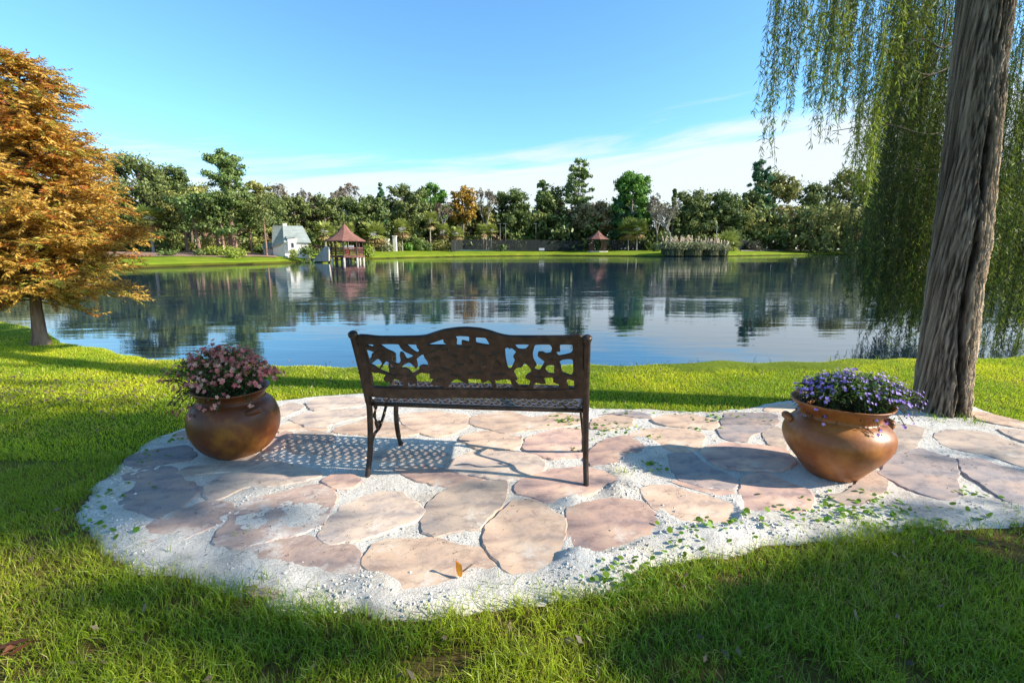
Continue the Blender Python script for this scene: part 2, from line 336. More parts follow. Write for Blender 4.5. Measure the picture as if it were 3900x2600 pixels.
MOUNDS = [(1300, 1150, .09, .022), (1420, 1128, .11, .035), (1235, 1168, .06, .012), (880, 1352, .13, .018), (820, 1375, .12, .016), (1330, 1290, .12, .04), (1380, 1270, .14, .03), (1450, 1060, .10, .022), (1500, 1040, .08, .018), (1720, 1200, .3, .02), (1600, 1240, .3, .02), (1400, 1090, .12, .025), (700, 1190, .2, .008), (950, 1400, .3, .012), (1500, 1012, .1, .02), (560, 1200, .2, .006)]
def sand_h(x, y):
    xs = np.ravel(x); ys = np.ravel(y)
    s = sdf(PAT, xs, ys) + (fbm(xs * 5, ys * 5, 4) - .5) * .12
    h = .004 + .013 * fbm(xs * 2.2, ys * 2.2, 3) + .008 * (fbm(xs * 9, ys * 9, 4) - .5) + .005 * (fbm(xs * 38, ys * 38, 2) - .5)
    for mx, my, r, a in MOUNDS:
        c = ground(mx * D, my * D); h = h + a * np.exp(-((xs - c[0]) ** 2 + (ys - c[1]) ** 2) / (r * r) * 1.6) * (.55 + .9 * fbm(xs * 14, ys * 14, 3))
    rim = np.exp(-((s - .12) / .10) ** 2) * .012 * (ys < 2.6) * (.5 + fbm(xs * 12, ys * 12, 3))
    h = h + rim
    for poly, dusty in STP:
        lo_, hi_ = poly.min(0), poly.max(0); m = (xs > lo_[0]) & (xs < hi_[0]) & (ys > lo_[1]) & (ys < hi_[1])
        if not m.any() or dusty: continue
        d = sdf(poly, xs[m], ys[m]); hm = h[m]
        capd = .0145 + .028 * np.exp(-np.maximum(d, 0) / .018) * fbm(xs[m] * 9, ys[m] * 9, 3)
        h[m] = np.where(d > 0, np.minimum(hm, capd), hm)
    return np.where(s > 0, h * sstep(0, .05, s) + .003, -.03)
# ------------------------------------------------------------------ flagstones
cA = lambda x, y: (300 + x / 1.96, 1450 + y / 1.96)
cB = lambda x, y: (1200 + x / 1.96, 1500 + y / 1.96)
cC = lambda x, y: (2200 + x / 2.6133, 1500 + y / 2.6133)
cD = lambda x, y: (2900 + x / 2.24, 1400 + y / 2.24)
cF = lambda x, y: (x * D, y * D)
ST = [
 (cA, 'grey', [(340,590),(420,540),(600,500),(800,480),(880,545),(820,590),(700,610),(560,630),(420,650),(370,625)], 'narrow blue-grey flagstone at the left edge beside the pink flower pot'),
 (cA, 'grey', [(330,700),(480,650),(600,635),(730,645),(735,680),(800,735),(900,775),(925,800),(850,860),(760,960),(640,990),(560,1010),(440,985),(280,980),(300,900),(260,860),(340,800)], 'large squarish grey flagstone at the far left rim of the patio'),
 (cA, 'tan', [(735,680),(820,640),(940,625),(1150,590),(1300,550),(1410,575),(1380,610),(1250,650),(1100,680),(930,690),(800,700)], 'tan flagstone under the front of the left pot'),
 (cA, 'tan', [(940,800),(1000,740),(1150,680),(1300,640),(1420,590),(1600,620),(1800,680),(1750,720),(1500,780),(1250,790),(1100,860),(1000,890),(930,840)], 'long curved grey-tan flagstone just in front of the left pot'),
 (cA, 'dusty', [(410,1180),(500,1090),(640,1000),(800,940),(960,890),(1130,905),(1150,960),(1060,1060),(900,1130),(760,1190),(660,1225),(560,1210),(480,1215)], 'dusty rose flagstone with a pointed left end near the sand rim'),
 (cA, 'dusty', [(1170,960),(1300,880),(1500,830),(1780,770),(1900,830),(1920,880),(1860,1000),(1830,1060),(1700,1125),(1450,1180),(1200,1240),(1000,1200),(1080,1080)], 'large flagstone half hidden by sand between left pot and bench leg'),
 (cA, 'pink', [(1810,740),(1900,690),(2050,700),(2120,740),(2060,790),(1920,800),(1850,780)], 'small pink flagstone at the left rear foot of the bench'),
 (cF, 'dusty', [(540,1292),(560,1258),(640,1237),(700,1228),(755,1240),(815,1252),(826,1285),(822,1312),(790,1332),(700,1352),(640,1368),(585,1360),(548,1340)], 'wide pink flagstone dusted with sand at the front left'),
 (cA, 'pink', [(690,400),(790,365),(830,420),(760,435)], 'small flagstone poking out behind the left pot'),
 (cA, 'pink', [(1370,515),(1450,420),(1540,370),(1610,385),(1560,440),(1530,490),(1430,520)], 'small pink flagstone against the right side of the left pot'),
 (cA, 'tan', [(1560,440),(1620,385),(1780,370),(1900,400),(1880,520),(1700,545),(1580,510)], 'flagstone under the left end of the bench shadow'),
 (cA, 'tan', [(1490,270),(1500,190),(1600,160),(1690,190),(1620,235),(1550,265)], 'pale flagstone behind the drooping pink flowers'),
 (cA, 'tan', [(1700,165),(1800,122),(2000,115),(2130,135),(2120,180),(1900,208),(1820,222),(1730,212)], 'long tan flagstone at the back edge left of the bench'),
 (cA, 'tan', [(1580,290),(1700,240),(1900,215),(2130,210),(2250,225),(2120,270),(2000,295),(1850,330),(1700,335)], 'long tan flagstone second from the back edge left of the bench'),
 (cA, 'peach', [(1490,385),(1500,340),(1600,300),(1680,345),(1850,345),(1850,365),(1620,362)], 'thin peach flagstone above the bench shadow at left'),
 (cB, 'peach', [(130,280),(240,225),(400,185),(640,230),(770,290),(600,310),(400,305)], 'peach flagstone crossed by the left front leg of the bench'),
 (cB, 'peach', [(640,150),(900,128),(1140,160),(1150,230),(1050,290),(900,312),(790,295),(660,225)], 'sunny peach flagstone under the seat left of centre'),
 (cB, 'peach', [(1190,165),(1450,130),(1620,172),(1800,140),(1960,160),(1990,220),(1800,245),(1640,262),(1420,290),(1280,255),(1170,225)], 'sunny peach flagstone under the seat right of centre'),
 (cB, 'peach', [(1080,330),(1130,300),(1280,272),(1420,302),(1540,322),(1520,400),(1350,412),(1200,402)], 'peach flagstone beside the curled shadow of the armrest'),
 (cB, 'pink', [(1570,330),(1700,285),(1850,258),(2000,265),(2010,440),(1960,462),(1760,475),(1620,440),(1555,400)], 'pink flagstone between the right legs of the bench'),
 (cB, 'tan', [(1180,430),(1400,425),(1570,435),(1640,455),(1720,520),(1690,575),(1560,620),(1420,640),(1280,620),(1090,590),(985,545),(1040,480)], 'tan flagstone in the middle of the bench shadow'),
 (cB, 'pink', [(600,540),(760,522),(960,545),(1080,600),(1250,630),(1180,655),(1000,690),(880,670),(750,640),(640,595)], 'flat pink flagstone just in front of the bench shadow'),
 (cB, 'tan', [(430,425),(640,410),(900,418),(1010,450),(960,515),(700,502),(450,492)], 'flagstone behind the left rear bench leg under the seat shadow'),
 (cB, 'tan', [(40,430),(200,400),(350,405),(380,470),(250,495),(90,470)], 'flagstone in shadow just left of the left rear bench leg'),
 (cB, 'tan', [(30,1050),(100,940),(200,840),(330,770),(500,725),(640,740),(740,800),(810,850),(800,900),(720,960),(560,1010),(350,1080),(110,1112)], 'large tan flagstone left of centre below the bench'),
 (cB, 'tan', [(840,800),(960,720),(1050,680),(1260,645),(1420,655),(1440,700),(1420,780),(1390,840),(1320,895),(1230,1000),(1050,1020),(900,1055),(800,1000),(820,880)], 'large brownish flagstone in the middle of the patio'),
 (cB, 'pink', [(1490,680),(1600,610),(1760,560),(1950,545),(2150,570),(2260,630),(2200,680),(2080,740),(1900,770),(1720,800),(1600,760),(1510,740)], 'pink flagstone under the right rear foot of the bench'),
 (cB, 'peach', [(1400,870),(1480,802),(1640,792),(1770,880),(1860,930),(1870,1050),(1860,1170),(1820,1240),(1700,1330),(1630,1365),(1480,1345),(1390,1310),(1370,1240),(1300,1180),(1250,1120),(1270,1000),(1325,930)], 'tall rounded flagstone right of the one with the yellow leaf'),
 (cB, 'peach', [(360,1240),(440,1110),(560,1082),(750,1072),(880,1060),(1050,1112),(1230,1140),(1300,1220),(1368,1320),(1300,1430),(1150,1460),(1000,1480),(820,1510),(640,1480),(540,1410),(480,1350),(380,1300)], 'large peach flagstone carrying the curled yellow leaf'),
 (cF, 'pink', [(1305,1165),(1350,1150),(1420,1142),(1480,1155),(1518,1195),(1512,1228),(1462,1252),(1380,1278),(1305,1262),(1297,1210)], 'reddish flagstone with a drift of sand over its upper left'),
 (cC, 'peach', [(700,1085),(640,930),(760,900),(940,905),(1100,965),(1250,990),(1350,1020),(1530,1065),(1585,1120),(1570,1220),(1510,1310),(1200,1300),(1040,1280),(880,1190),(760,1140)], 'peach flagstone at the front edge between bench and right pot'),
 (cC, 'pink', [(930,870),(1000,860),(1250,930),(1540,962),(1545,1010),(1400,1008),(1200,960),(1050,915)], 'thin wedge of pink flagstone along the pot shadow'),
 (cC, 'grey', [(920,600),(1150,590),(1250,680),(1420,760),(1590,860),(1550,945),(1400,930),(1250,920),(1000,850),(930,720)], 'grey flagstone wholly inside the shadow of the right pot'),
 (cC, 'pink', [(1620,880),(1700,800),(1900,790),(2100,880),(2320,960),(2340,1080),(2300,1150),(2100,1180),(1900,1190),(1640,1160),(1600,1060)], 'pink flagstone half shaded by the right pot'),
 (cC, 'pink', [(1240,590),(1280,530),(1500,485),(2030,535),(2150,680),(2020,748),(1760,750),(1500,730),(1350,680)], 'pink flagstone crossed by the edge of the pot shadow behind the right pot'),
 (cC, 'grey', [(1390,340),(1450,305),(1700,300),(1960,310),(1850,360),(1720,420),(1690,470),(1500,458),(1420,420)], 'oval grey flagstone left of the right pot'),
 (cC, 'tan', [(1840,390),(1980,315),(2060,400),(2080,530),(1900,500)], 'tan flagstone touching the left side of the right pot'),
 (cC, 'peach', [(500,410),(640,350),(900,335),(1150,355),(1260,420),(1220,540),(1050,570),(900,560),(700,450)], 'peach flagstone littered with dark debris beyond the bench'),
 (cC, 'peach', [(140,250),(330,205),(540,240),(530,320),(350,350),(140,340)], 'peach flagstone just right of the bench at the back'),
 (cC, 'peach', [(740,260),(860,205),(1150,205),(1380,262),(1400,310),(1340,345),(1160,335),(900,315)], 'peach flagstone in the trunk shadow at the back edge'),
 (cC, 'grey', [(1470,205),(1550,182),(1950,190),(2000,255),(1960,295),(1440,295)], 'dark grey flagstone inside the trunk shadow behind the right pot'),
 (cC, 'pink', [(140,540),(300,440),(480,415),(640,500),(700,540),(500,620),(350,690),(140,700),(80,640)], 'pink flagstone right of the right rear bench leg'),
 (cC, 'peach', [(1850,160),(1900,120),(2080,90),(2200,110),(2200,170),(2000,178)], 'small flagstone at the back edge behind the right pot rim'),
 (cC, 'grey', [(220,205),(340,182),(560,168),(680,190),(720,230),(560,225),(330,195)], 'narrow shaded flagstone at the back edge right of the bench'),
 (cD, 'tan', [(550,1080),(700,1060),(900,900),(1000,880),(1080,960),(1060,1060),(950,1120),(850,1170),(700,1160)], 'brownish flagstone under the front of the right pot'),
 (cD, 'grey', [(1010,890),(1100,750),(1340,690),(1440,720),(1640,780),(1690,920),(1700,1090),(1600,1110),(1480,1100),(1260,1030),(1080,940)], 'large grey-brown flagstone just right of the right pot'),
 (cD, 'tan', [(1480,570),(1620,530),(1900,550),(2100,620),(2240,675),(2420,740),(2420,900),(2240,850),(2100,800),(1900,740),(1650,690),(1540,650)], 'long tan flagstone in front of the willow trunk'),
 (cD, 'grey', [(1690,780),(1850,770),(2000,820),(2240,885),(2440,960),(2440,1210),(2240,1170),(2080,1130),(1900,1010),(1710,880)], 'large grey flagstone at the right edge of the photo'),
 (cD, 'tan', [(2010,520),(2240,530),(2400,560),(2400,650),(2240,630),(2080,570)], 'small tan flagstone right of the willow trunk base'),
 (cD, 'tan', [(1100,480),(1300,490),(1390,530),(1330,680),(1200,700),(1120,740),(1060,600)], 'tan flagstone between the right pot and the willow trunk'),
 (cD, 'peach', [(1800,375),(1900,375),(2240,455),(2420,510),(2360,530),(2100,492),(1850,440)], 'long narrow flagstone beside the grass right of the trunk'),
 (cD, 'peach', [(1080,300),(1160,280),(1260,290),(1265,350),(1150,345)], 'small peach flagstone behind the purple flowers by the trunk'),
]
STP = []
for i, (f, mk, pts, lab) in enumerate(ST):
    W = np.array([ground(*f(x, y), .02)[:2] for x, y in pts])
    c = W.mean(0); W = c + (W - c) * 1.045
    # resample with a broken, jagged edge
    seg = []
    n = len(W)
    for k in range(n):
        p0, p1, p2, p3 = W[k - 1], W[k], W[(k + 1) % n], W[(k + 2) % n]
        m_ = max(2, int(np.linalg.norm(p2 - p1) / .022))
        for t in np.arange(m_) / m_:
            s = .5 * ((2 * p1) + (-p0 + p2) * t + (2 * p0 - 5 * p1 + 4 * p2 - p3) * t * t + (-p0 + 3 * p1 - 3 * p2 + p3) * t ** 3)
            seg.append(s * .6 + (p1 + (p2 - p1) * t) * .4)
    R = np.array(seg); rad = R - c
    R = R + rad / np.linalg.norm(rad, axis=1, keepdims=True) * ((fbm(R[:, 0] * 22 + i * 9, R[:, 1] * 22, 3) - .5)[:, None] * .034)
    STP.append((R, mk == 'dusty'))
    m_ = len(R); tx, ty = (random.random() - .5) * .012, (random.random() - .5) * .012; z0 = .0185 + (i % 7) * .0007
    zf = lambda q: z0 + (q[:, 0] - c[0]) * tx + (q[:, 1] - c[1]) * ty
    R2 = c + (R - c) * (1 - .008 / np.linalg.norm(R - c, axis=1, keepdims=True))
    b = MB()
    v = np.concatenate([np.c_[R, np.full(m_, -.01)], np.c_[R, zf(R) - .005], np.c_[R2, zf(R2)]]) - np.array([c[0], c[1], 0])
    idx = np.arange(m_); nxt = (idx + 1) % m_
    b.add(v, np.concatenate([np.stack([idx, nxt, nxt + m_, idx + m_], 1), np.stack([idx + m_, nxt + m_, nxt + 2 * m_, idx + 2 * m_], 1)]))
    b.f.append(np.array([idx + 2 * m_]))
    s = b.build('flagstone', M[mk], loc=(c[0], c[1], 0))
    tag(s, lab, 'flagstone', 'irregular flagstones set in the sand')
gx, gy = np.meshgrid(np.arange(-2.9, 5.2, .0125), np.arange(1.42, 4.6, .0125), indexing='ij')
gz = sand_h(gx, gy).reshape(gx.shape)
sb = MB().grid(gx, gy, gz)
q = sb.f[0]; keep = (gz.ravel()[q] > -.029).any(1); sb.f[0] = q[keep]
o = sb.build('sand_patch', M['sand'], smooth=True)
tag(o, 'loose white sand bed around and between the flagstones', 'sand', kind='structure')
# ------------------------------------------------------------------ grass
def blades(name, X, Y, Hh, Wd, colr, lean=.5, label=None, z=None, mat=None):
    n = len(X); th = rng.random(n) * 2 * PI; ld = rng.random(n) * 2 * PI
    z = np.zeros(n) if z is None else z
    b = np.stack([X, Y, z - .004], 1)
    s = np.stack([np.cos(th), np.sin(th), np.zeros(n)], 1) * Wd[:, None] / 2
    le = np.stack([np.cos(ld), np.sin(ld), np.zeros(n)], 1) * (Hh * lean * rng.random(n) ** .7)[:, None]
    up = np.stack([np.zeros(n), np.zeros(n), Hh], 1)
    v = np.stack([b - s, b + s, b + le * .35 + up * .6 + s * .75, b + le * .35 + up * .6 - s * .75, b + le * 1.2 + up * (1 - .25 * rng.random(n))[:, None]], 1)
    B = MB(); k = np.arange(n) * 5
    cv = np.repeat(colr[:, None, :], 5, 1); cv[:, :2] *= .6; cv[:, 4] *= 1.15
    B.add(v.reshape(-1, 3), np.stack([k, k + 1, k + 2, k + 3], 1), cv.reshape(-1, 3)); B.f.append(np.stack([k + 3, k + 2, k + 4], 1))
    o = B.build(name, mat or M['grass']); tag(o, label, 'grass', kind='stuff'); return o
def gcolor(X, Y, n):
    f = fbm(X * 1.3, Y * 1.3, 4); r = rng.random(n)
    g1 = np.array([.17, .31, .012]); g2 = np.array([.38, .48, .018]); g3 = np.array([.46, .42, .11])
    t = np.clip((f - .34) * 2.7 + (r - .5) * .7, 0, 1)[:, None]
    c = g1 * (1 - t) + g2 * t
    dry = (rng.random(n) < .08 + .24 * sstep(.55, .75, fbm(X * 2.3 + 40, Y * 2.3, 3)))[:, None]
    return np.where(dry, g3 * (.6 + .5 * rng.random((n, 1))), c) * (.75 + .5 * rng.random((n, 1)))
def scatter(n, x0, x1, y0, y1):
    return rng.random(n) * (x1 - x0) + x0, rng.random(n) * (y1 - y0) + y0
# foreground, long and tangled
X, Y = scatter(520000, -6.2, 6.2, .2, 3.0)
ok = (np.abs(X) < Y * 1.15 + 2.0) & ((Y > .85) | (rng.random(len(X)) < .6)) & ((np.abs(X) < Y * 1.12 + .4) | (rng.random(len(X)) < .55))
X, Y = X[ok], Y[ok]
s = patio_in(X, Y); dens = fbm(X * 3.1 + 5, Y * 3.1, 4)
keep = (s < rng.random(len(X)) ** 3 * .10) & (rng.random(len(X)) < sstep(.22, .45, dens) * .96 + .1 - .35 * ((X > -.2) & (X < .9) & (Y < 1.45)) * (fbm(X * 6, Y * 6, 3) < .45))
for px, py, r in [(1000, 1545, .10), (1060, 1520, .07), (640, 1555, .07), (100, 1545, .06), (215, 1500, .06), (560, 1400, .07), (1660, 1556, .06), (360, 1470, .05), (1270, 1480, .05)]:
    c0 = ground(px * D, py * D); keep &= ~(rng.random(len(X)) < 1.0 * np.exp(-((X - c0[0]) ** 2 + ((Y - c0[1]) * 1.6) ** 2) / (r * r)) * (.5 + fbm(X * 20, Y * 20, 3)))
X, Y, s = X[keep], Y[keep], s[keep]
hh = (.022 + .05 * fbm(X * 2.2 + 9, Y * 2.2, 3) * rng.random(len(X)) ** .5 + .03 * (s > -.12) * rng.random(len(X)) ** 2)
hh = hh * (1 + .5 * sstep(1.9, 1.3, Y))
c = gcolor(X, Y, len(X)) * np.array([1.2, 1.12, 1.0])
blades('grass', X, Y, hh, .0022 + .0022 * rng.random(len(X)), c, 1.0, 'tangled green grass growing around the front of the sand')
# back lawn
X, Y = scatter(420000, -9.5, 9.5, 2.9, 6.6)
ok = (np.abs(X) < Y * 1.12 + 2.2) & (Y < near_y(X) + .12) & (patio_in(X, Y) < rng.random(len(X)) ** 4 * .05)
X, Y = X[ok], Y[ok]
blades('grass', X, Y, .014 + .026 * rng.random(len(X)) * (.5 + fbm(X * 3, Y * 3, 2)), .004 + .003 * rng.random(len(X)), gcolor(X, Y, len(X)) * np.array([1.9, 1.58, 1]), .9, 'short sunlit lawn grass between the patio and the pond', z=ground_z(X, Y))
X, Y = scatter(90000, -15, -5, 5.0, 11)
ok = (np.abs(X) < Y * 1.15 + .6) & (Y < near_y(X) + .15) & ((Y > 6.6) | (X < -8.5))
X, Y = X[ok], Y[ok]
blades('grass', X, Y, .018 + .03 * rng.random(len(X)), .007 + .004 * rng.random(len(X)), gcolor(X, Y, len(X)) * np.array([1.5, 1.32, 1]), .9, 'lawn grass around the foot of the orange cypress', z=ground_z(X, Y))
# tufts on the sand and bank weeds
tx, ty = [], []
for (px, py, r, n) in [(1600, 1440, .06, 60), (2120, 2280, .03, 25), (925, 2050, .012, 10), (2370, 1810, .03, 40), (1010, 2270, .05, 30), (1900, 2260, .05, 30), (2020, 2280, .04, 20), (3690, 1605, .06, 90), (3560, 1600, .05, 40), (3000, 2010, .03, 14), (3880, 1960, .04, 30), (480, 2090, .05, 30), (560, 2190, .06, 40), (740, 2300, .05, 30)]:
    c0 = ground(px, py); tx.append(c0[0] + rng.normal(size=n) * r); ty.append(c0[1] + rng.normal(size=n) * r)
X = np.concatenate(tx); Y = np.concatenate(ty)
blades('grass', X, Y, .03 + .06 * rng.random(len(X)), .003 + .002 * rng.random(len(X)), gcolor(X, Y, len(X)), .8, 'thin grass tufts sprouting through the sand')
X = np.concatenate([rng.uniform(1.2, 1.9, 60), rng.normal(2.1, .3, 60), rng.normal(4.2, .6, 160), rng.uniform(-3, 6, 60)]); Y = near_y(X) + .1 + .2 * rng.random(len(X))
blades('grass', X, Y, .06 + .12 * rng.random(len(X)), .006 + .004 * rng.random(len(X)), gcolor(X, Y, len(X)) * .5, .5, 'dark marginal grass along the near waterline', z=ground_z(X, Y))
# round-leaved weeds along the sand
B = MB()
WC = [(1660, 1240, .16, 46), (1580, 1275, .12, 34), (1720, 1210, .12, 20), (1800, 1180, .10, 16), (1870, 1205, .12, 26), (1960, 1195, .18, 60), (2040, 1190, .2, 70), (1930, 1170, .08, 12), (2080, 1180, .12, 24), (2150, 1205, .2, 50), (2260, 1195, .1, 16), (1450, 1325, .1, 50), (1400, 1350, .08, 40), (1500, 1330, .08, 20), (205, 1215, .1, 26), (190, 1180, .1, 20), (300, 1230, .05, 4), (250, 1150, .14, 20), (330, 1060, .12, 20), (400, 1010, .14, 24), (2205, 1135, .05, 12), (2270, 1148, .06, 10), (1450, 955, .1, 8), (1375, 995, .16, 46), (1430, 988, .14, 34), (1285, 965, .12, 34), (1310, 975, .1, 20), (1640, 965, .14, 44), (1750, 970, .06, 14), (1320, 1040, .03, 14), (1500, 1008, .05, 8), (1520, 1085, .06, 10), (1490, 1070, .04, 14), (1900, 1148, .03, 6), (1660, 940, .16, 60), (1560, 944, .2, 40), (1420, 938, .2, 40), (600, 1010, .05, 12), (1600, 990, .04, 6), (2000, 1150, .05, 5)]
for px, py, r, n in WC:
    c0 = ground(px * D, py * D)
    xy = c0[:2] + rng.normal(size=(n, 2)) * r * .6
    n = int(n * .75); xy = xy[:n]; rr = .006 + .009 * rng.random(n)
    hz = np.maximum(sand_h(xy[:, 0], xy[:, 1]), 0) + .006 + .009 * rng.random(n)
    for k in range(n):
        th = np.arange(7) * 2 * PI / 7; tl = rng.normal(size=2) * .35
        v = np.stack([xy[k, 0] + rr[k] * np.cos(th), xy[k, 1] + rr[k] * np.sin(th), hz[k] + rr[k] * (np.cos(th) * tl[0] + np.sin(th) * tl[1])], 1)
        B.add(v, [list(range(7))], np.array([.10, .26, .02]) * (.6 + .8 * random.random()) + (np.array([.12, .10, 0]) * random.random()))
tag(B.build('ground_weeds', M['leaf']), 'round leaved creeping weeds along the edge of the sand', 'weeds', kind='stuff')
# crumbs and pebbles of the sand bed
cx_, cy_ = scatter(60000, -2.8, 4.6, 1.45, 4.0); sd_ = sdf(PAT, cx_, cy_)
wgt = np.exp(-((sd_ - .10) / .14) ** 2) * (cy_ < 2.8) * .9 + .10
for mx_, my_, r_, a_ in MOUNDS:
    c0 = ground(mx_ * D, my_ * D); wgt = wgt + 1.3 * np.exp(-((cx_ - c0[0]) ** 2 + (cy_ - c0[1]) ** 2) / (r_ * r_))
wgt = wgt * sstep(.40, .62, fbm(cx_ * 6 + 3, cy_ * 6, 3))
ok = (sd_ > .01) & (rng.random(len(cx_)) < wgt); cx_, cy_ = cx_[ok], cy_[ok]
for poly, _d in STP:
    ok = sdf(poly, cx_, cy_) < .012; ok |= rng.random(len(cx_)) < .05; cx_, cy_ = cx_[ok], cy_[ok]
n = len(cx_); r_ = .0022 + .0075 * rng.random(n) ** 3
o6 = np.array([[1, 0, 0], [0, 1, 0], [-1, 0, 0], [0, -1, 0], [0, 0, .8], [0, 0, -.8]]); v = o6[None] * (r_[:, None, None] * (.65 + .6 * rng.random((n, 6, 1)))); th = rng.random(n) * 2 * PI
v = np.stack([v[..., 0] * np.cos(th)[:, None] - v[..., 1] * np.sin(th)[:, None], v[..., 0] * np.sin(th)[:, None] + v[..., 1] * np.cos(th)[:, None], v[..., 2]], -1) + np.stack([cx_, cy_, sand_h(cx_, cy_) + r_ * .3], 1)[:, None]
f8 = np.array([[0, 1, 4], [1, 2, 4], [2, 3, 4], [3, 0, 4], [1, 0, 5], [2, 1, 5], [3, 2, 5], [0, 3, 5]])
B = MB().add(v.reshape(-1, 3), (np.arange(n)[:, None, None] * 6 + f8[None]).reshape(-1, 3), np.repeat(np.array([.80, .76, .70]) * (.45 + .6 * rng.random((n, 1)) ** .5), 6, axis=0))
tag(B.build('grit', M['grit']), 'crumbly clods and small pebbles on the white sand', 'grit', kind='stuff')
# small litter of twigs, bark chips and dry leaves
B = MB()
X, Y = scatter(9000, -2.8, 4.2, 1.45, 4.0); ok = (sdf(PAT, X, Y) > 0) & (fbm(X * 2.5, Y * 2.5, 3) + .25 * ((X < -.6) & (Y < 2.6)) > .5); X, Y = X[ok], Y[ok]
n = len(X); th = rng.random(n) * 2 * PI
U = norm(np.stack([np.cos(th), np.sin(th), .2 * rng.normal(size=n)], 1)); V = norm(np.cross(U, [0, 0, 1.0]) + np.array([0, 0, 1]) * rng.normal(size=(n, 1)) * .5)
B.quads(np.stack([X, Y, np.maximum(sand_h(X, Y), .021) + .004], 1), U, V, .004 + .014 * rng.random(n) ** 2, .002 + .004 * rng.random(n), np.array([.10, .075, .055]) * (.5 + rng.random((n, 1))))
tag(B.build('litter', M['leaf']), 'tiny dark chips of bark and leaf strewn over the sand', 'litter', kind='stuff')
B = MB()
X = np.concatenate([rng.normal(-4.6, 1.0, 900), rng.uniform(-3.0, 3.0, 230), rng.uniform(-6, 6, 300)]); Y = np.concatenate([rng.normal(4.3, .33, 900), rng.uniform(1.15, 2.9, 230), rng.uniform(3.9, 5.6, 300)])
ok = (sdf(PAT, X, Y) < -.03); X, Y = X[ok], Y[ok]; n = len(X); th = rng.random(n) * 2 * PI
U = norm(np.stack([np.cos(th), np.sin(th), .5 * rng.normal(size=n)], 1)); V = norm(np.cross(U, [0, 0, 1.0]) + np.array([0, 0, 1]) * rng.normal(size=(n, 1)) * .5)
B.quads(np.stack([X, Y, .025 + .03 * rng.random(n)], 1), U, V, .02 + .03 * rng.random(n), .01 + .015 * rng.random(n), np.array([.24, .17, .11]) * (.5 + rng.random((n, 1))))
tag(B.build('fallen_leaves', M['leaf']), 'brown fallen leaves scattered in the lawn', 'leaves', kind='stuff')
# a dead leaf clump at the bottom left
c0 = ground(60, 2500)
B = MB(); n = 9; th = rng.random(n) * PI; C = np.c_[c0[0] + rng.normal(size=n) * .03, c0[1] + rng.normal(size=n) * .015, .03 + .02 * rng.random(n)]
U = norm(np.stack([np.cos(th), np.sin(th) * .5, .3 * rng.normal(size=n)], 1)); V = norm(np.cross(U, rng.normal(size=(n, 3))))
B.quads(C, U, V, .07, .022, np.array([.16, .06, .03]) * (.6 + .8 * rng.random((n, 1))))
tag(B.build('dead_leaf', M['leaf']), 'crumpled reddish brown dead leaf in the grass at the bottom left', 'leaf')
# curled yellow leaf
c0 = ground(1760, 2185, .02)
lf = thing('curled_leaf', 'curled orange yellow leaf standing on a peach flagstone', 'leaf', c0, 1.15); lf.scale = (1.5, 1.5, 1.15)
u = np.linspace(0, 1, 14); vv = np.linspace(-1, 1, 7); U_, V_ = np.meshgrid(u, vv, indexing='ij')
ang = U_ * 2.3 - .4
wd = .013 * np.sin(PI * (U_ * .9 + .08)) ** .7
Xl = -.016 * np.cos(ang) * 1.2 + .004 + V_ * wd * .35; Zl = .004 + .048 * U_ + .004 * np.sin(ang); Yl = V_ * wd + .012 * (1 - np.cos(ang))
Xl = Xl - .022 * np.maximum(U_ - .75, 0) * 3; Zl = Zl - .03 * np.maximum(U_ - .8, 0)
cl = np.stack([.75 - .25 * (U_ > .85), .33 - .2 * (U_ > .85) - .1 * np.abs(V_), .02 + 0 * U_], -1).reshape(-1, 3)
MB().grid(Xl, Yl, Zl, cl).build('blade', M['petal'], lf, True)
MB().tube([(.006, 0, .005), (.03, -.006, .004), (.055, -.010, .003)], [.0014, .001, .0008], 6).build('stalk', M['twig'], lf, True)
# ------------------------------------------------------------------ bench
BX, BY, BR = -.2204, 2.6047, -.0987
bench = thing('garden_bench', 'dark bronze cast metal garden bench seen from behind, facing the pond', 'bench', (BX, BY, 0), BR)
cr, sr = math.cos(BR), math.sin(BR)
wv = np.array([0, -.18, .45]); wv /= np.linalg.norm(wv); po = np.array([0, .05, .45]); pn = np.cross([1, 0, 0], wv)
def topanel(Sx, Sy):
    r = ray(Sx, Sy); e = EYE - np.array([BX, BY, 0])
    rl = np.array([r[0] * cr + r[1] * sr, -r[0] * sr + r[1] * cr, r[2]]); el = np.array([e[0] * cr + e[1] * sr, -e[0] * sr + e[1] * cr, e[2]])
    t = np.dot(po - el, pn) / np.dot(rl, pn); q = el + rl * t
    return (q[0], np.dot(q - po, wv))
Z1 = lambda x, y: topanel(1300 + x / 4.126, 1220 + y / 4.126)
Z2 = lambda x, y: topanel(1780 + x / 4.126, 1220 + y / 4.126)
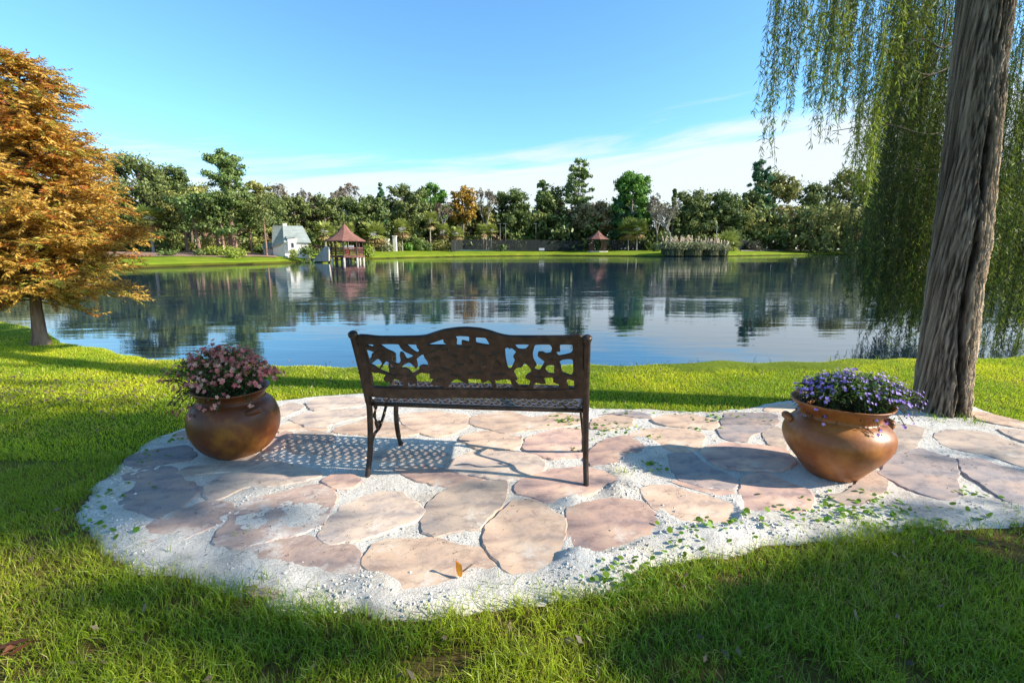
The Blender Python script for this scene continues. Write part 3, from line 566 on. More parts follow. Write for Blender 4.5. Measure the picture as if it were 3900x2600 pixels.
def plate(name, outer, holes, thick, bevel, mat, off=0.0, smoothit=True):
    cu = bpy.data.curves.new(name, 'CURVE'); cu.dimensions = '2D'; cu.fill_mode = 'BOTH'; cu.extrude = thick / 2; cu.bevel_depth = bevel; cu.offset = -bevel; cu.bevel_resolution = 2
    for poly in [outer] + holes:
        P_ = np.array(poly)
        if smoothit and len(P_) < 60:
            out = []; n = len(P_)
            for k in range(n):
                a, b, c, d = P_[k - 1], P_[k], P_[(k + 1) % n], P_[(k + 2) % n]
                for t in (0, .25, .5, .75):
                    s = .5 * ((2 * b) + (-a + c) * t + (2 * a - 5 * b + 4 * c - d) * t * t + (-a + 3 * b - 3 * c + d) * t ** 3); out.append(s * .55 + (b + (c - b) * t) * .45)
            P_ = np.array(out)
        sp = cu.splines.new('POLY'); sp.points.add(len(P_) - 1)
        for k, q in enumerate(P_): sp.points[k].co = (q[0], q[1], 0, 1)
        sp.use_cyclic_u = True
    t = bpy.data.objects.new('tmp_curve', cu); COL.objects.link(t); bpy.context.view_layer.update()
    me = bpy.data.meshes.new_from_object(t.evaluated_get(bpy.context.evaluated_depsgraph_get())); bpy.data.objects.remove(t); bpy.data.curves.remove(cu)
    me.name = name; me.materials.clear(); me.materials.append(mat)
    o = bpy.data.objects.new(name, me); COL.objects.link(o); o.parent = bench
    o.matrix_local = Matrix(((1, wv[0] * 0, pn[0], po[0] + pn[0] * off), (0, wv[1], pn[1], po[1] + pn[1] * off), (0, wv[2], pn[2], po[2] + pn[2] * off), (0, 0, 0, 1)))
    return o
outer = [Z1(*q) for q in [(215,240),(600,250),(900,250),(1200,245),(1330,230),(1450,190),(1600,145),(1800,115),(1980,108),(2180,125),(2330,160),(2480,210),(2630,240),(2880,245),(3480,243),(3790,238),(3800,700),(3810,1205),(2400,1200),(440,1185),(325,700)]]
inner = [Z1(*q) for q in [(385,368),(1300,368),(1450,335),(1600,285),(1800,238),(1980,228),(2180,245),(2300,270),(2420,320),(2560,362),(3640,370),(3655,700),(3660,1062),(2000,1062),(520,1035),(450,700)]]
H1 = [[(390,375),(500,372),(500,405),(480,410)],
 [(400,455),(500,485),(515,500),(480,520),(480,580),(500,600),(590,600),(640,660),(635,690),(610,720),(590,755),(520,705),(450,670),(430,580)],
 [(610,370),(890,368),(930,420),(990,480),(1135,550),(1040,600),(1010,570),(980,510),(930,490),(920,540),(935,620),(910,670),(850,670),(740,600),(860,545),(830,500),(720,450),(650,400)],
 [(1015,372),(1170,372),(1190,420),(1225,465),(1190,500),(1110,450),(1060,400)],
 [(690,655),(720,635),(830,725),(750,745),(760,800),(890,865),(880,877),(740,820),(620,770),(650,720)],
 [(945,740),(1000,680),(1075,655),(1130,700),(1175,750),(1200,720),(1195,660),(1185,600),(1285,525),(1310,580),(1355,640),(1365,700),(1280,695),(1230,715),(1225,765),(1120,825),(1070,770),(1010,738)],
 [(475,800),(510,815),(600,820),(700,850),(665,900),(680,940),(720,965),(850,915),(900,930),(960,960),(980,1028),(860,1034),(527,1030),(500,930)],
 [(1165,880),(1250,815),(1385,830),(1400,905),(1445,915),(1410,975),(1430,1000),(1600,1035),(1600,1046),(1070,1045),(1055,965),(1150,985),(1190,985),(1185,930)],
 [(1345,375),(1590,292),(1610,340),(1650,365),(1640,380)],
 [(1800,242),(1990,245),(2010,270),(2000,330),(1895,310),(1890,385),(1815,380),(1820,300)],
 [(1700,1045),(1700,990),(1760,940),(1820,912),(1960,985),(1995,970),(1995,915),(2185,920),(2195,960),(2240,970),(2320,935),(2370,1000),(2350,1050),(1990,1058)]]
H2 = [[(145,262),(280,270),(310,302),(345,380),(150,350),(135,300)],
 [(595,440),(640,420),(660,440),(700,430),(765,490),(720,560),(745,620),(690,745),(640,740),(605,580)],
 [(755,374),(965,374),(920,440),(870,450),(800,440)],
 [(1060,390),(1100,374),(1290,374),(1330,430),(1310,500),(1240,515),(1190,490),(1115,495),(1110,560),(1210,640),(1185,700),(1140,770),(1100,775),(1055,740),(1090,690),(1040,600),(1030,510)],
 [(1460,377),(1645,377),(1650,480),(1600,520),(1440,550),(1400,490),(1460,480)],
 [(1450,640),(1500,610),(1600,600),(1655,620),(1662,800),(1630,855),(1550,830),(1490,800),(1470,700)],
 [(735,790),(790,735),(850,730),(900,670),(950,700),(1010,790),(930,850),(910,900),(990,940),(960,1015),(830,1020),(750,940),(790,920)],
 [(1225,760),(1260,700),(1360,700),(1360,780),(1370,830),(1280,820)],
 [(430,925),(480,940),(560,920),(670,925),(700,1000),(750,1055),(480,1055),(450,1000)],
 [(1205,900),(1340,890),(1350,960),(1440,1000),(1400,1056),(1040,1052),(1075,970),(1160,990),(1230,985)],
 [(1555,960),(1580,920),(1670,940),(1672,1055),(1600,1040)]]
holes = [[Z1(*q) for q in h] for h in H1] + [[Z2(*q) for q in h] for h in H2]
plate('backrest_frame', outer, [inner], .017, .003, M['bronze'])
inset = lambda P_, k: [(x * k, y) for x, y in P_]
pan_out = []
for (x, y) in inner:
    cx_, cy_ = 0, .24; pan_out.append((x + (.012 if x > 0 else -.012), y + (.010 if y > cy_ else -.010)))
plate('leaf_panel', pan_out, holes, .008, .003, M['bronze'])
# low relief on the solid centre of the panel: veined leaves
for (px, py, rx, ry, an) in [(1500,470,120,60,.5),(1500,620,70,110,.2),(1620,760,150,50,-.3),(1480,780,90,40,.4),(1780,560,90,60,-.6),(1830,700,120,50,.5),(2000,620,60,110,.4),(2130,520,110,45,-.4),(2230,700,60,100,.1),(2400,540,110,60,.7),(2450,700,60,120,-.3),(1940,420,120,40,.1),(1640,450,60,40,.9),(2120,820,140,45,.1),(1800,860,110,40,-.2),(2520,850,80,50,.5),(1560,930,90,50,.2),(2380,860,60,40,0),(600,470,70,50,.4),(900,860,90,60,.3),(1080,880,60,50,0),(2840,560,70,70,.3),(3320,600,60,60,.1),(3100,880,90,45,.1),(3380,900,60,45,0)]:
    c = np.array(Z1(px, py)); rx, ry = rx / 4.126 * .00142, ry / 4.126 * .00142; b = MB()
    th = np.linspace(0, 2 * PI, 15)[:-1]; rings = []
    for rr, hh_ in ((1, 0), (.8, .004), (.45, .0065)):
        k = 1 + .22 * np.cos(3 * th + px); X_ = rx * rr * k * np.cos(th); Y_ = ry * rr * k * np.sin(th)
        rings.append(np.stack([c[0] + X_ * math.cos(an) - Y_ * math.sin(an), c[1] + X_ * math.sin(an) + Y_ * math.cos(an), np.full(14, .0062 + hh_)], 1))
    v = np.concatenate(rings); v = po + v[:, :1] * np.array([1, 0, 0]) + v[:, 1:2] * wv + v[:, 2:] * pn
    idx = np.arange(14); nx_ = (idx + 1) % 14
    b.add(v, np.concatenate([np.stack([idx + 14 * r, nx_ + 14 * r, nx_ + 14 * (r + 1), idx + 14 * (r + 1)], 1) for r in (0, 1)])); b.f.append(np.array([idx + 28]))
    b.build('cast_leaf', M['bronze'], bench, True)
def sweep(pts, n=24):
    p = np.array(pts, float); t = np.linspace(0, len(p) - 1, n); i = np.clip(t.astype(int), 0, len(p) - 2); f = (t - i)[:, None]
    a = p[np.maximum(i - 1, 0)]; b = p[i]; c = p[i + 1]; d = p[np.minimum(i + 2, len(p) - 1)]
    return .5 * (2 * b + (c - a) * f + (2 * a - 5 * b + 4 * c - d) * f * f + (-a + 3 * b - 3 * c + d) * f ** 3)
for sx in (-1, 1):
    fx = -.605 if sx < 0 else .655
    q = sweep([(sx*.650, -.012, -.01), (sx*.648, .012, .05), (sx*.645, .045, .14), (sx*.642, .062, .27), (sx*.638, .062, .42), (sx*.636, .045, .47)])
    MB().tube(q, np.interp(np.linspace(0, 1, 24), [0, .15, 1], [.013, .0155, .019]), 12).build('leg', M['bronze'], bench, True)
    q = sweep([(sx*.636, .045, .468), (sx*.632, .005, .57), (sx*.627, -.06, .73), (sx*.621, -.138, .895)])
    b = MB().tube(q, .019, 12); b.tube([(sx*.621, -.136, .885), (sx*.621, -.140, .897), (sx*.621, -.144, .910), (sx*.621, -.147, .917)], [.021, .0255, .0255, .016], 12)
    b.build('back_post', M['bronze'], bench, True)
    q = sweep([(fx, .478, -.01), (fx, .470, .02), (fx, .435, .12), (fx, .415, .22), (fx, .425, .33), (fx, .462, .435)])
    b = MB().tube(q, [.016] * 3 + [.013] * 5 + [.0165] * 16, 12); b.tube([(fx, .486, -.008), (fx, .500, .010), (fx, .490, .03)], [.013, .013, .009], 8)
    b.build('leg', M['bronze'], bench, True)
    ax = sx * .64
    q = sweep([(sx*.63, -.045, .665), (ax, .06, .685), (ax, .2, .70), (ax, .34, .69), (ax, .45, .672), (ax, .505, .64), (ax, .507, .59), (ax, .475, .562), (ax, .445, .58), (ax, .455, .61)], 44)
    MB().tube(q, np.interp(np.linspace(0, 1, 44), [0, .3, .6, 1], [.014, .019, .021, .010]), 12).build('armrest', M['bronze'], bench, True)
    q = sweep([(ax * .99, .462, .43), (ax, .45, .50), (ax, .465, .56), (ax, .47, .66)])
    b = MB().tube(q, [.016] * 12 + [.013] * 12, 10)
    for zz in (.50, .535): b.tube([(ax, .452, zz - .008), (ax, .452, zz), (ax, .452, zz + .008)], [.012, .021, .012], 10)
    b.build('arm_support', M['bronze'], bench, True)
    b = MB().tube(sweep([(sx*.643, .062, .19), (sx*.64, .12, .235), (sx*.635, .19, .25), (sx*.63, .25, .30), (sx*.625, .32, .365), (fx, .415, .36)], 30), .010, 8)
    b.tube(sweep([(sx*.64, .13, .43), (sx*.64, .16, .39), (sx*.64, .135, .35), (sx*.64, .155, .30), (sx*.64, .165, .25)], 26), np.interp(np.linspace(0, 1, 26), [0, .2, .35, .5, .65, .8, 1], [.006, .014, .006, .012, .006, .013, .006]), 8)
    b.tube(sweep([(sx*.64, .165, .25), (sx*.64, .20, .29), (sx*.64, .215, .262), (sx*.64, .19, .255)], 14), .006, 6)
    b.build('scroll_brace', M['bronze'], bench, True)
    MB().tube(sweep([(sx*.625, .03, .52), (sx*.60, .035, .475), (sx*.56, .04, .455), (sx*.52, .04, .475), (sx*.50, .035, .50)], 20), .005, 6).build('rail_scroll', M['bronze'], bench, True)
    for zz in (.50, .86):
        yy = .05 - (zz - .45) * .4 - .024
        MB().tube([(sx*.602, yy, zz), (sx*.602, yy - .006, zz)], [.006, .005], 8).build('bolt', M['bronze'], bench, True)
def seat_z(y): return .455 + .012 * np.clip((y - .06) / .46, 0, 1) - .010 * np.sin(np.clip((y - .06) / .38, 0, 1) * PI) - .012 * sstep(.48, .53, y)
b = MB(); s_ = .0615; hh_ = .0545
def yz(v):
    v = np.array(v); return v
for r_ in range(8):
    y0 = .072 + r_ * hh_
    x = -.617 - (s_ / 2 if r_ % 2 else 0); k = 0
    while x < .617:
        for up_ in (0, 1):
            if up_ == 0: T = [(x, y0), (x + s_, y0), (x + s_ / 2, y0 + hh_)]
            else: T = [(x + s_ / 2, y0 + hh_), (x + s_ * 1.5, y0 + hh_), (x + s_, y0)]
            T = np.array(T); T[:, 0] = np.clip(T[:, 0], -.622, .622); c = T.mean(0)
            if abs(T[:, 0].max() - T[:, 0].min()) < s_ * .3: continue
            I = c + (T - c) * (.74 if abs(c[0]) < .59 else 0.05); tk = .0045
            V = []
            for q, dz in ((T, tk), (I, tk + .001), (T, -tk), (I, -tk)):
                V += [(p_[0], p_[1], float(seat_z(p_[1])) + dz) for p_ in q]
            fs = []
            for e in range(3):
                g_ = (e + 1) % 3; fs += [[e, g_, g_ + 3, e + 3], [e + 6, e + 9, g_ + 9, g_ + 6], [e + 3, g_ + 3, g_ + 9, e + 9]]
            b.add(V, fs)
        x += s_
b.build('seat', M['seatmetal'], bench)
b = MB().tube([(-.635, .060, .450), (0, .060, .447), (.635, .060, .450)], .0145, 10); b.bar((-.635, .050, .452), (.635, .050, .452), .006, .022); b.build('seat_rail', M['bronze'], bench, True)
b = MB().tube([(-.63, .525, .440), (.66, .525, .440)], .014, 10); b.build('seat_rail', M['bronze'], bench, True)
for sx in (-1, 1):
    ys_ = np.linspace(.06, .525, 14); MB().tube(np.stack([np.full(14, sx * .628), ys_, seat_z(ys_) - .002], 1), .012, 8).build('seat_side', M['bronze'], bench, True)
# ------------------------------------------------------------------ pots and flowers
def pot(label, c, prof, handles, mat, rz):
    t = thing('terracotta_pot', label, 'flower pot', c, rz, 'terracotta pots on the patio')
    q = sweep([(r, z, 0) for r, z in prof], 60)[:, :2]
    k = 72; th = np.arange(k) * 2 * PI / k
    b = MB().lathe(q, k); v = b.v[0]; a = np.arctan2(v[:, 1], v[:, 0])
    v[:, :2] *= (1 + .012 * np.sin(a * 2 + 1) + .008 * np.sin(a * 3 + v[:, 2] * 9))[:, None]; v[:, 2] += .004 * np.sin(a * 2) * (v[:, 2] > .3)
    b.build('pot_body', mat, t, True)
    for an, rr, z in handles:
        ca, sa = math.cos(an), math.sin(an); tan = np.array([-sa, ca, 0]); ctr = np.array([ca * rr, sa * rr, z])
        s = np.linspace(-1, 1, 12)
        p_ = ctr + tan * (s * .05)[:, None] + np.array([ca, sa, 0]) * (.030 * (1 - s ** 2) - .012)[:, None] + np.array([0, 0, -.018]) * (s ** 2)[:, None]
        MB().tube(p_, .017 + .006 * np.sin(np.linspace(0, PI, 12)), 10).build('handle', mat, t, True)
    zs = prof[-1][1]
    MB().lathe([(0.0001, zs + .01), (.1, zs + .006), (.2, zs)], 32).build('soil', M['soil'], t, True)
    return t
PR = [(.001, .0), (.12, .0), (.145, .01), (.20, .08), (.262, .16), (.290, .235), (.275, .300), (.235, .345), (.205, .365), (.205, .385), (.235, .425), (.262, .452), (.258, .462), (.235, .448), (.195, .40), (.19, .37)]
c1 = np.array([1.954, 2.725, .012])
pot('large terracotta pot with flared rim and side lugs holding purple flowers at right', c1, PR, [(PI - .35, .262, .335), (-.15, .262, .335)], M['terra'], .0)
PL = [(.001, .0), (.13, .0), (.155, .008), (.215, .06), (.258, .14), (.272, .22), (.262, .29), (.232, .345), (.200, .372), (.195, .395), (.208, .42), (.228, .438), (.224, .447), (.2, .435), (.18, .40), (.178, .38)]
c2 = np.array([-1.847, 3.035, .012])
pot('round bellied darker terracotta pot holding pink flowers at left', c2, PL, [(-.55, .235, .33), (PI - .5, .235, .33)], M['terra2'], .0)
def flowers(name, label, c, n, spread, zc, up, droop, bl, seedv, lobes):
    r_ = np.random.default_rng(seedv)
    t = thing(name, label, 'flowers', c)
    st, lf_, bs = MB(), MB(), MB()
    for i in range(n):
        a = r_.random() * 2 * PI; e = r_.random() ** .75
        rx = spread[0] if math.cos(a) < 0 else spread[1]
        R = np.array([math.cos(a) * rx, math.sin(a) * spread[2]]) * e
        h = up * (1 - e * e * .75) * (.75 + .5 * r_.random()) + .02
        if e > .8 and r_.random() < droop: h = -.10 * r_.random()
        p0 = np.array([R[0] * .35, R[1] * .35, zc - .06]); p2 = np.array([R[0], R[1], zc + h]); p1 = np.array([R[0] * .7, R[1] * .7, zc + max(h, .05) * .8 + .03])
        s = np.linspace(0, 1, 6)[:, None]; pts = (1 - s) ** 2 * p0 + 2 * s * (1 - s) * p1 + s * s * p2
        st.tube(pts, .0022, 4, False)
        m = 16; k = r_.random(m) * .95 + .05; C = (1 - k[:, None]) ** 2 * p0 + 2 * k[:, None] * (1 - k[:, None]) * p1 + k[:, None] ** 2 * p2 + r_.normal(size=(m, 3)) * .012
        U = norm(r_.normal(size=(m, 3)) + np.array([0, 0, .5])); V = norm(np.cross(U, r_.normal(size=(m, 3))))
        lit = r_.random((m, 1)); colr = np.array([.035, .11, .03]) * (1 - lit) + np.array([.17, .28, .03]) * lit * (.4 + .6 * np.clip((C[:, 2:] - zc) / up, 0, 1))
        lf_.quads(C, U, V, bl['leaf'] * (.6 + .8 * r_.random(m)), bl['leaf'] * .4, colr)
        if r_.random() < bl['p']:
            for f_ in range(bl['n']):
                ctr = p2 + r_.normal(size=3) * bl['sp']; nrm = norm(ctr - np.array([0, 0, zc - .1]) + r_.normal(size=3) * .12 + np.array([0, -.12, .05]))
                aa = norm(np.cross(nrm, r_.normal(size=3))); bb = np.cross(nrm, aa); k5 = np.arange(5) * 2 * PI / 5
                dirs = aa * np.cos(k5)[:, None] + bb * np.sin(k5)[:, None]; sz = bl['size'] * (.7 + .5 * r_.random())
                Cp = ctr + dirs * sz * .5 + nrm * .15 * sz; Up = norm(dirs + nrm * .35); Vp = norm(np.cross(Up, nrm))
                cl_ = bl['c'][r_.integers(len(bl['c']))]
                bs.quads(Cp, Up, Vp, sz * 1.15, sz * .85, np.array(cl_) * (.7 + .5 * r_.random()))
                bs.quads([ctr + nrm * .3 * sz], [aa], [bb], sz * .4, sz * .4, bl['eye'])
    st.build('stems', M['twig'], t); lf_.build('foliage', M['leaf'], t); tag(bs.build('blossoms', M['petal'], t), kind='stuff')
    return t
flowers('flowering_plant', 'mound of dusty pink flowers spilling over the left pot', (c2[0] - .03, c2[1], 0), 360, (.40, .34, .27), .45, .215, .32,
        dict(leaf=.024, p=.74, n=3, sp=.014, size=.0155, c=[(.66, .18, .17), (.78, .30, .25), (.85, .46, .36), (.46, .10, .12), (.70, .22, .19)], eye=(.55, .42, .3)), 5, 0)
flowers('flowering_plant', 'low spreading mat of small purple flowers in the right pot', (c1[0] + .045, c1[1], 0), 520, (.30, .40, .27), .46, .13, .38,
        dict(leaf=.020, p=.50, n=2, sp=.012, size=.0105, c=[(.34, .20, .76), (.46, .32, .88), (.56, .42, .90), (.40, .24, .82)], eye=(.8, .8, .7)), 6, 0)
# ------------------------------------------------------------------ willow
wd_rows = [(2095, 2238, 962), (2099, 2239, 930), (2106, 2243, 880), (2113, 2249, 820), (2123, 2258, 740), (2133, 2268, 650), (2145, 2284, 560), (2155, 2292, 480), (2168, 2300, 390), (2176, 2306, 320), (2184, 2313, 220), (2192, 2320, 130), (2200, 2333, 40), (2206, 2340, -40)]
cy = 3.87; ctrs, rads = [], []
for l_, r_, y_ in wd_rows:
    a = at(l_ * D, y_ * D, cy); b_ = at(r_ * D, y_ * D, cy); ctrs.append((a + b_) / 2); rads.append(np.linalg.norm(b_ - a) / 2 * .75)
ctrs = np.array(ctrs); ctrs[:, 1] = cy; ctrs[:, 0] -= .02; zz0 = ctrs[0][2]
ctrs = np.vstack([[ctrs[0][0] - .005, cy, -.06], ctrs, [ctrs[-1] + np.array([.05, .15, .7])], [ctrs[-1] + np.array([.05, .45, 1.6])], [ctrs[-1] + np.array([0, .8, 2.4])]])
rads = np.array([rads[0] * 1.38, rads[0] * 1.16] + rads[1:] + [rads[-1] * .95, rads[-1] * .85, rads[-1] * .7])
willow = thing('weeping_willow', 'weeping willow with rough furrowed trunk and long hanging yellow green strands', 'tree', (float(ctrs[0][0]), cy, 0))
off = np.array([ctrs[0][0], cy, 0])
zz = np.linspace(ctrs[0][2], ctrs[-1][2], 640); C = np.stack([np.interp(zz, ctrs[:, 2], ctrs[:, i]) for i in (0, 1)] + [zz], 1); R = np.interp(zz, ctrs[:, 2], rads)
K = 300; th = np.arange(K) * 2 * PI / K
TH, ZZ = np.meshgrid(th, zz)
cx1, sx1 = np.cos(TH), np.sin(TH)
wob = fbm(cx1 * 1.5 + 5, sx1 * 1.5 + ZZ * .8, 3)
TH2 = TH + (fbm(cx1 * 2 + 9, ZZ * 1.6 + sx1, 3) - .5) * .28
rid = np.abs(fbm(np.cos(TH2) * 9 + 20, np.sin(TH2) * 9 + ZZ * 4.0, 4) - .5) * 2
fine = fbm(np.cos(TH2) * 16 + 3, np.sin(TH2) * 16 + ZZ * 13, 4)
vfine = fbm(np.cos(TH) * 34 + 3, np.sin(TH) * 34 + ZZ * 30, 3)
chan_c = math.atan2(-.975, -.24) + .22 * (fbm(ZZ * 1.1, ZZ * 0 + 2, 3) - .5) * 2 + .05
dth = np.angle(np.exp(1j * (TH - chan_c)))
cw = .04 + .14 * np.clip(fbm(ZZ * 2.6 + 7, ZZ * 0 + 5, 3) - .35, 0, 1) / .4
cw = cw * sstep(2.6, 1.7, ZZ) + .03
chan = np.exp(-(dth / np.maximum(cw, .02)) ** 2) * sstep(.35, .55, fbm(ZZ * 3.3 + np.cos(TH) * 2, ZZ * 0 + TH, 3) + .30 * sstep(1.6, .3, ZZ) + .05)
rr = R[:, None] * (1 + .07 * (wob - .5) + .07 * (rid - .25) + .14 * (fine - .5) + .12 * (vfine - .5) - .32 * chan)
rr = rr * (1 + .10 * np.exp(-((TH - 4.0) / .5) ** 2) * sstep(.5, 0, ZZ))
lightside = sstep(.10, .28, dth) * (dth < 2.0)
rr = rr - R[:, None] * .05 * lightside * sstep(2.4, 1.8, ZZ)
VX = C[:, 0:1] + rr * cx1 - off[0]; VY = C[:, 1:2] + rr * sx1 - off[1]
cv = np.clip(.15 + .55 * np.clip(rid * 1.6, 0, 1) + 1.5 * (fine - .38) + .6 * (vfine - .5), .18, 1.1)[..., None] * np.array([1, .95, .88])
cv = cv * (1 - chan[..., None] * .8) * (1 + (lightside * sstep(2.6, 1.8, ZZ))[..., None] * np.array([1.0, .88, .74]))  # paler wood beside the channel, with sunlight painted into its colour
b = MB(); i, j = np.meshgrid(np.arange(len(zz) - 1), np.arange(K), indexing='ij')
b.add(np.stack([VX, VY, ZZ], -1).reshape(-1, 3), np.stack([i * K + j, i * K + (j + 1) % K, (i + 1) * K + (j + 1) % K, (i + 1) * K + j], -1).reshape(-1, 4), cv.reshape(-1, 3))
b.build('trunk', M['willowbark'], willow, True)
top = C[-1]
def limb(pts, r0, r1, nm='branch'):
    q = sweep(pts, 30) - off; MB().tube(q, np.linspace(r0, r1, 30), 8).build(nm, M['bark'], willow, True); return q + off
limb([top - [0, 0, .3], (3.9, 5.6, 6.4), (4.3, 7.5, 7.2), (4.6, 9.5, 7.4), (4.4, 11, 7.0)], .14, .04)
limb([top - [0, 0, .3], (4.6, 5.6, 6.2), (6.2, 7.6, 7.0), (8.0, 9.6, 7.2), (9.5, 11, 6.8)], .13, .04)
limb([top - [0, 0, .6], (3.7, 5.6, 5.7), (3.6, 6.8, 6.2), (3.5, 7.8, 6.3), (3.4, 8.6, 6.1)], .09, .02)
limb([top - [0, 0, .3], (5.2, 4.9, 5.9), (8, 6.6, 7.0), (10.5, 8.2, 6.6)], .11, .03)
# thin visible twigs reaching left out of the curtain
for (x0, y0, x1, y1, Y0, Y1) in [(3560, 510, 3170, 500, 8.6, 8.0), (3540, 285, 3270, 250, 8.4, 8.0), (3430, 180, 3240, 265, 8.6, 8.2), (3560, 260, 3440, 420, 8.8, 8.2), (3600, 180, 3420, 185, 8.3, 8.0), (3560, 640, 3330, 700, 9.0, 8.6)]:
    a = at(x0, y0, Y0); b_ = at(x1, y1, Y1); m_ = (a + b_) / 2 + np.array([0, 0, .12])
    limb([a + (a - b_) * .8 + [0, .3, .5], a, m_, b_], .016, .005, 'twig')
rw = np.random.default_rng(11)
str_b, lea = MB(), MB()
def strand(px, pt, pb, Y, dens=1.0, tint=None, wig=1.0):
    a = at(px, pt, Y); b_ = at(px, pb, Y)
    Lh = a[2] - b_[2]; nseg = 12; s = np.linspace(0, 1, nseg)
    x = a[0] + (b_[0] - a[0]) * s * .0 + np.cumsum(rw.normal(size=nseg)) * .018 * wig + rw.normal() * .10 * s
    # keep the bottom end roughly under the pixel column of its middle
    mid = at(px, (pt + pb) / 2, Y)[0]; x = x - x.mean() + mid
    y = Y + np.cumsum(rw.normal(size=nseg)) * .02; z = a[2] - Lh * s
    pts = np.stack([x, y, z], 1) - off; str_b.tube(pts, np.linspace(.004, .002, nseg), 3, False)
    m = int(Lh * 62 * dens); k = rw.random(m) ** .8 * (nseg - 1.001); i = k.astype(int); f = (k - i)[:, None]
    Cc = pts[i] * (1 - f) + pts[i + 1] * f
    d = rw.normal(size=(m, 3)) * np.array([.75, .75, .3]) + np.array([0, 0, -1.0]); U = norm(d); Cc = Cc + U * .035 + rw.normal(size=(m, 3)) * .016
    V = norm(np.cross(U, rw.normal(size=(m, 3))))
    t0 = np.array(tint) if tint is not None else np.array([.075, .105, .018])
    cc_ = t0 * (.35 + 1.1 * rw.random((m, 1))) + np.array([.15, .13, .0]) * (rw.random((m, 1)) ** 3)
    lea.quads(Cc, U, V, .075 + .05 * rw.random(m), .0125, cc_)
LT = (.25, .33, .03); DK = (.042, .075, .012); MD = (.11, .18, .022)
def group(n_, x0, x1, t0, t1, b0, b1, Y0, Y1, tints, dens=1.0):
    for _ in range(int(n_ * 1.7)):
        px = x0 + (x1 - x0) * rw.random()
        strand(px, t0 + (t1 - t0) * rw.random(), b0 + (b1 - b0) * rw.random(), Y0 + (Y1 - Y0) * rw.random(), dens, tints[rw.integers(len(tints))])
group(5, 2940, 2975, -500, -300, 430, 640, 6.6, 7.4, [MD, DK], .8)
group(4, 2950, 2990, -500, -300, 120, 330, 6.6, 7.4, [MD, DK], .6)
group(8, 3005, 3060, -500, -300, 250, 500, 6.6, 7.6, [MD, DK], .9)
group(5, 3060, 3090, -500, -300, 60, 300, 6.6, 7.6, [MD, LT], .8)
group(24, 3100, 3260, -500, -300, 160, 460, 6.8, 8.4, [MD, DK, DK, LT])
group(8, 3130, 3230, -500, -300, 380, 560, 6.8, 8.0, [MD], .6)
group(34, 3240, 3560, -500, -200, 150, 480, 7.2, 9.2, [MD, DK, DK, MD, LT])
group(9, 3270, 3360, -300, 200, 520, 780, 7.6, 8.6, [LT, MD])
group(7, 3305, 3360, 250, 500, 650, 800, 7.4, 8.0, [LT], 1.2)
group(80, 3340, 3600, -300, 300, 700, 1150, 8.5, 11, [MD, DK, DK])
group(90, 3290, 3560, 500, 850, 980, 1250, 8.5, 11.5, [DK, MD, DK])
group(20, 3220, 3300, 700, 950, 980, 1180, 9, 11, [MD, DK], .6)
group(14, 3080, 3230, 650, 900, 900, 1080, 10, 12, [MD, DK], .35)
group(50, 3400, 3640, 700, 900, 1150, 1345, 8.2, 10, [MD, LT, DK])
group(16, 3320, 3440, 850, 1000, 1150, 1300, 8.5, 10, [MD, DK], .7)
group(70, 3780, 4250, -400, 300, 500, 1100, 7.4, 9.4, [DK, MD, MD])
group(90, 3740, 4300, 600, 950, 1180, 1400, 7.4, 9.4, [LT, MD, MD, DK])
group(60, 3740, 4300, 300, 700, 900, 1250, 9, 11, [DK])
group(70, 3340, 3640, 150, 700, 950, 1240, 9.5, 11.5, [DK, DK, MD])
group(60, 3720, 4200, 100, 600, 900, 1250, 9.5, 11.5, [DK])
group(30, 3380, 3560, -300, 100, 350, 700, 8.5, 9.5, [DK, MD])
str_b.build('hanging_stem', M['twig'], willow); lea.build('foliage', M['leaf'], willow)
# ------------------------------------------------------------------ orange bald cypress
ty = 6.72
cyp_c = np.array([at(x * D, y * D, ty) for x, y in [(97, 800), (91, 760), (82, 690), (76, 600), (70, 500), (63, 400), (55, 300), (47, 220), (38, 130)]]); cyp_c[:, 1] = ty
off2 = np.array([cyp_c[0][0], ty, 0.0])
cyp = thing('bald_cypress', 'young bald cypress with golden orange autumn foliage at the left edge of the pond', 'tree', off2)
q = sweep(np.vstack([[cyp_c[0][0], ty, -.08], cyp_c]), 90); zt = q[:, 2]; ztop = zt[-1]
rad = np.interp(zt, [-.1, .03, .15, .5, 1, 2.2, ztop], [.15, .115, .085, .066, .054, .036, .008])
b = MB().tube(q - off2, rad, 40); v = b.v[0]; k_ = np.arange(len(v)) // 40; a_ = (np.arange(len(v)) % 40) / 40 * 2 * PI
cen = (q - off2)[k_]; fl = 1 + .16 * (fbm(np.cos(a_) * 2.4 + 5, np.sin(a_) * 2.4 + v[:, 2] * 1.4, 4) - .5) * 2 * np.clip(1.2 - v[:, 2], .3, 1)
b.v[0] = cen + (v - cen) * fl[:, None]; b.build('trunk', M['cypbark'], cyp, True)
rc = np.random.default_rng(21)
prof_t = [0, .06, .14, .26, .42, .55, .62, .7, .8, .9, 1.0]; prof_r = [.8, 1.2, 1.42, 1.50, 1.48, 1.25, .95, .82, .74, .5, .12]
z0 = .62; br, tw, sp = MB(), MB(), MB()
NB = 330
